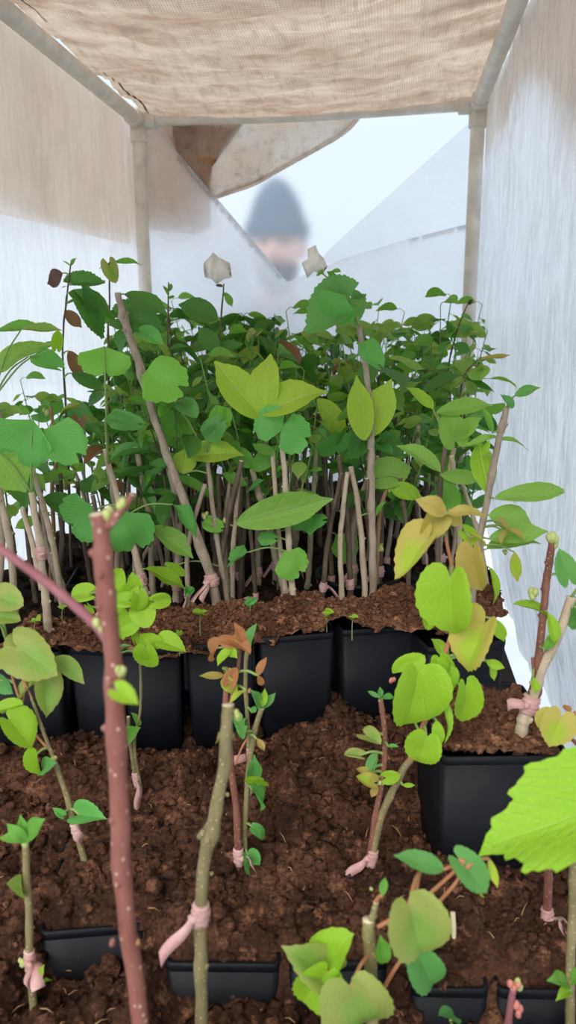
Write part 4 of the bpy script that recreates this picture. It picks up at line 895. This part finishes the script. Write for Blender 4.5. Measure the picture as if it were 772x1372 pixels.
for i in range(84):
    x = rs.uniform(XL + .03, .15); y = rs.uniform(edgeY(x) + .11, YB - .08) if i > 24 else edgeY(x) + rs.uniform(.10, .26)
    k = rs.randrange(4); rt, lb = bk[k]; loc = Vector((x, y, ZU - .006)); rzz = rs.uniform(0, 6.28); sc = rs.uniform(.7, 1.05)
    if k not in used_: used_.add(k); r_ = rt
    else: r_ = copy_thing(rt, loc, rzz, sc, '', lb)
    r_.location = loc; r_.rotation_euler = (rs.uniform(-.12, .12), rs.uniform(-.14, .14), rzz); r_.scale = (sc * .95, sc * .95, sc); r_['label'] = lb; r_['group'] = lb.replace('bare', 'bare', 1).replace(' stem ', ' stems ')
# weeds on the front strip of peat
wl = [(335, 822, 'gink', 'small bright weed sprout on the dry peat below the twin stems'), (438, 832, 'lime', 'pale speck of weed above the centre pot'), (472, 838, 'lime', 'tiny weed near the gap right of the centre pot'), (268, 838, 'lime', 'long-stalked two-leaved weed above the dusty pot'), (252, 800, 'gink', 'tiny weed left of the pink taped foot of the leaning cutting'),
      (46, 842, 'lime', 'pale weed beside the left pot corner'), (83, 824, 'lime', 'pale round weed by the corner of the leftmost tall pot'), (240, 858, 'lime', 'cluster of pale specks of weed above the dusty pot')]
for x, y, mt, lb in wl:
    big = 1.6 if 'two-leaved' in lb or 'bright' in lb else 1; a = 6 * big
    plant('weed_seedling', lb, (x, y), [('shoot', .0008, .0006, [(x, y), (x+1, y-a*1.6)])], [('round', mt, x+1, y-a*1.6, x-a*.9, y-a*2.0, .8), ('round', mt, x+1, y-a*1.6, x+a, y-a*2.1, .8)] + ([('round', mt, x+1, y-a*1.5, x-2, y-a*.8, .8), ('round', mt, x+1, y-a*1.5, x+a*.7, y-a, .8)] if mt == 'gink' else []), cat='seedling', z=ZU+.008)
# ================================================================ the person outside
def skin_body(verts, edges, radii, sub=2):
    me = bpy.data.meshes.new('s'); me.from_pydata(verts, edges, []); o = bpy.data.objects.new('s', me); COL.objects.link(o)
    md = o.modifiers.new('k', 'SKIN'); o.modifiers.new('u', 'SUBSURF').levels = sub
    for i, r in enumerate(radii): me.skin_vertices[0].data[i].radius = (r, r) if not isinstance(r, tuple) else r
    me.skin_vertices[0].data[0].use_root = True
    dg = bpy.context.evaluated_depsgraph_get(); ev = o.evaluated_get(dg); m2 = ev.to_mesh(); V = [v.co.copy() for v in m2.vertices]; Fc = [tuple(p.vertices) for p in m2.polygons]; ev.to_mesh_clear()
    bpy.data.objects.remove(o); return V, Fc
YP = 2.52; hc = at(380, 327, YP); px_, pz = hc.x, hc.z; g0 = -.68
pr = empty('person', (px_, YP, g0), 'bearded person in a blue-grey knitted hat looking in through the rear plastic', 'person')
sh_z = pz - .26; hip = g0 + .88
bv = [(0,0,hip), (0,0,hip+.18), (0,0,hip+.36), (0,0,sh_z), (0,-.01,sh_z+.10), (0,-.02,sh_z+.16)]; be = [(0,1),(1,2),(2,3),(3,4),(4,5)]; br = [(.15,.11), (.14,.11), (.17,.12), (.12,.09), .055, .055]
cv = list(bv[:5]); ce = [(0,1),(1,2),(2,3),(3,4)]; cr_ = [(.17,.13), (.165,.13), (.19,.14), (.15,.11), .07]
arms = []
for s in (-1, 1):
    A = [(s*.18, 0, sh_z-.03), (s*.24, -.0, sh_z-.32), (s*.22, -.08, sh_z-.57), (s*.215, -.10, sh_z-.63)]; i0 = len(bv); bv += A; be += [(3, i0), (i0, i0+1), (i0+1, i0+2), (i0+2, i0+3)]; br += [.055, .042, .026, (.034, .018)]
    i1 = len(cv); cv += A[:3]; ce += [(3, i1), (i1, i1+1), (i1+1, i1+2)]; cr_ += [.072, .056, .042]
    for k, ln in enumerate((.055, .068, .072, .066, .05)):
        w_ = A[3]; o_ = (-.028 + .014*k); b0 = (w_[0] - s*.0, w_[1] + o_, w_[2] - .03 if k else w_[2] + .0); 
        if k == 0: b0 = (w_[0] - s*.01, w_[1] - .022, w_[2])
        q1 = (b0[0] - s*.004, b0[1] - (.012 if k == 0 else 0), b0[2] - ln*.5); q2 = (b0[0] - s*.016, b0[1] - (.014 if k == 0 else 0), b0[2] - ln)
        arms.append(([w_, b0, q1, q2], [(0,1),(1,2),(2,3)], [.012, .0095, .009, .007]))
    Lg = [(s*.09, 0, hip-.06), (s*.11, -.01, hip-.44), (s*.11, .02, g0+.08), (s*.12, -.10, g0+.03)]; i0 = len(bv); bv += Lg; be += [(0, i0), (i0, i0+1), (i0+1, i0+2), (i0+2, i0+3)]; br += [.08, .052, .035, .03]
mv = lambda V: [Vector(v) + Vector((px_, YP, 0)) for v in V]
mb = MB(); V, Fc = skin_body(bv, be, br); mb.add(mv(V), Fc)
for v_, e_, r_ in arms: V, Fc = skin_body(v_, e_, r_); mb.add(mv(V), Fc)
# head: one shaped surface with brow, nose, lips, chin and ears
def head_pt(th, ph):
    v = Vector((math.sin(th)*math.sin(ph), -math.sin(th)*math.cos(ph), math.cos(th)))
    x, y, z = v.x*.078, v.y*.098, v.z*.118
    if z < -.02: k = 1 - .30 * min(1, (-.02 - z)/.09); x *= k; y *= (1 - .12 * min(1, (-.02-z)/.09))
    g_ = lambda cx, cz, sx, sz: math.exp(-((x-cx)/sx)**2 - ((z-cz)/sz)**2) if v.y < 0 else 0
    y -= .022*g_(0, -.022, .012, .018) + .012*g_(0, 0, .009, .03) + .006*g_(0, -.062, .02, .008) + .010*g_(0, -.098, .022, .016) + .005*g_(0, .028, .05, .010)
    y += .010*(g_(-.030, .006, .014, .010) + g_(.030, .006, .014, .010))
    return Vector((x, y, z))
V = []; Fc = []; a_, b_ = 48, 64
for i in range(a_ + 1):
    for k in range(b_): V.append(head_pt(math.pi*i/a_, 2*math.pi*k/b_) + Vector((px_, YP - .02, pz - .02)))
for i in range(a_):
    for k in range(b_): p, q = i*b_+k, i*b_+(k+1) % b_; Fc.append((p, q, q+b_, p+b_))
mb.add(V, Fc)
for s in (-1, 1): mb.blob((px_ + s*.080, YP - .005, pz - .03), .03, (.3, .6, 1.0), 0, 1, .2, 10)
mb.build('body', 'skin', pr, pr.location)
for s in (-1, 1):
    e = MB(); e.blob((px_ + s*.030, YP - .02 - .083, pz - .014), .011, (1.2, .7, .7), 0, 0, 0, 10); e.build('eye', 'eye', pr, pr.location)
be_ = MB(); V = []; Fc = []; a2, b2 = 22, 44
for i in range(a2 + 1):
    for k in range(b2 + 1):
        th = math.radians(116 + 58 * i / a2); ph = math.radians(-95 + 190 * k / b2); p = head_pt(th, ph); 
        ex = 1.10 + .10 * min(1, i/6) + .03 * noise.noise(p * 60)
        V.append(p * ex + Vector((px_, YP - .02, pz - .02)) + Vector((0, -.002, -.02 * i / a2)))
for i in range(a2):
    for k in range(b2): q = i*(b2+1)+k; Fc.append((q, q+1, q+b2+2, q+b2+1))
be_.add(V, Fc); o = be_.build('beard', 'beard', pr, pr.location)
hb = MB(); V = []; Fc = []
for i in range(25):
    th = math.radians(79 * i / 24); 
    for k in range(64):
        ph = 2*math.pi*k/64; p = head_pt(th, ph); up = 1.16 + .34 * max(0, math.cos(th)) ; rib = 1 + .012 * math.cos(k * 3.1416)
        V.append(Vector((p.x * 1.17 * rib, (-abs(p.y) if p.y < 0 else p.y) * 1.15 * rib, p.z * up + .012)) + Vector((px_, YP - .02, pz - .02)))
for i in range(24):
    for k in range(64): p, q = i*64+k, i*64+(k+1) % 64; Fc.append((p, q, q+64, p+64))
hb.add(V, Fc); hb.build('knitted_hat', 'wool', pr, pr.location)
hb = MB(); ring = []
for k in range(65):
    ph = 2*math.pi*k/64; p = head_pt(math.radians(77), ph); ring.append(Vector((p.x*1.17, p.y*1.15, p.z + .014)) + Vector((px_, YP - .02, pz - .02)))
V = []; Fc = []
for c_ in ring[:-1]:
    d_ = Vector((c_.x - px_, c_.y - YP + .02, 0)).normalized()
    for a_, z_ in ((.0, -.022), (.006, -.022), (.009, 0), (.006, .024), (0, .024)): V.append(c_ + d_ * a_ + Vector((0, 0, z_)))
for k in range(64):
    for j in range(5): p, q = k*5+j, k*5+(j+1) % 5; p2, q2 = ((k+1) % 64)*5+j, ((k+1) % 64)*5+(j+1) % 5; Fc.append((p, p2, q2, q))
hb.add(V, Fc); hb.build('hat_cuff', 'wool', pr, pr.location)
mb = MB(); V, Fc = skin_body(cv, ce, cr_); mb.add(mv(V), Fc); mb.build('jacket', 'jacket', pr, pr.location)
tv = [(0,0,hip+.02)]; te = []; tr_ = [(.16,.125)]
for s in (-1, 1): i0 = len(tv); tv += [(s*.09,0,hip-.08), (s*.11,-.01,hip-.44), (s*.11,.02,g0+.09)]; te += [(0,i0),(i0,i0+1),(i0+1,i0+2)]; tr_ += [.098, .068, .055]
mb = MB(); V, Fc = skin_body(tv, te, tr_); mb.add(mv(V), Fc); mb.build('trousers', 'trousers', pr, pr.location)
for s in (-1, 1):
    mb = MB(); mb.blob((px_ + s*.12, YP - .06, g0 + .035), .06, (.85, 2.1, .75), 0, 3, .1, 12); mb.build('shoe', 'shoe', pr, pr.location)
# ---------------------------------------------------------------- world, light
w = bpy.data.worlds.new('sky'); S.world = w; w.use_nodes = True; t = w.node_tree; t.nodes.clear()
g = N(t, 'TexCoord').outputs['Generated']; n = noise_n(t, g, 2.0, 4, .5, (1, 1, 3))
c = ramp(t, n, (.35, (.68, .84, .95)), (.65, (.92, .97, 1.0)))
bg = N(t, 'Background', i_Strength=.86); L(t, c, bg.inputs[0]); o = N(t, 'OutputWorld'); L(t, bg.outputs[0], o.inputs[0])
sd = bpy.data.lights.new('sun', 'SUN'); so = bpy.data.objects.new('sun', sd); COL.objects.link(so)
sd.energy = 2.5; sd.angle = math.radians(35); sd.color = (1, .97, .93); so.rotation_euler = (math.radians(52), 0, math.radians(-12))
S.view_settings.view_transform = 'Standard'; S.view_settings.look = 'None'; S.view_settings.gamma = 1; S.view_settings.use_curve_mapping = False
S.view_settings.exposure = 0.42
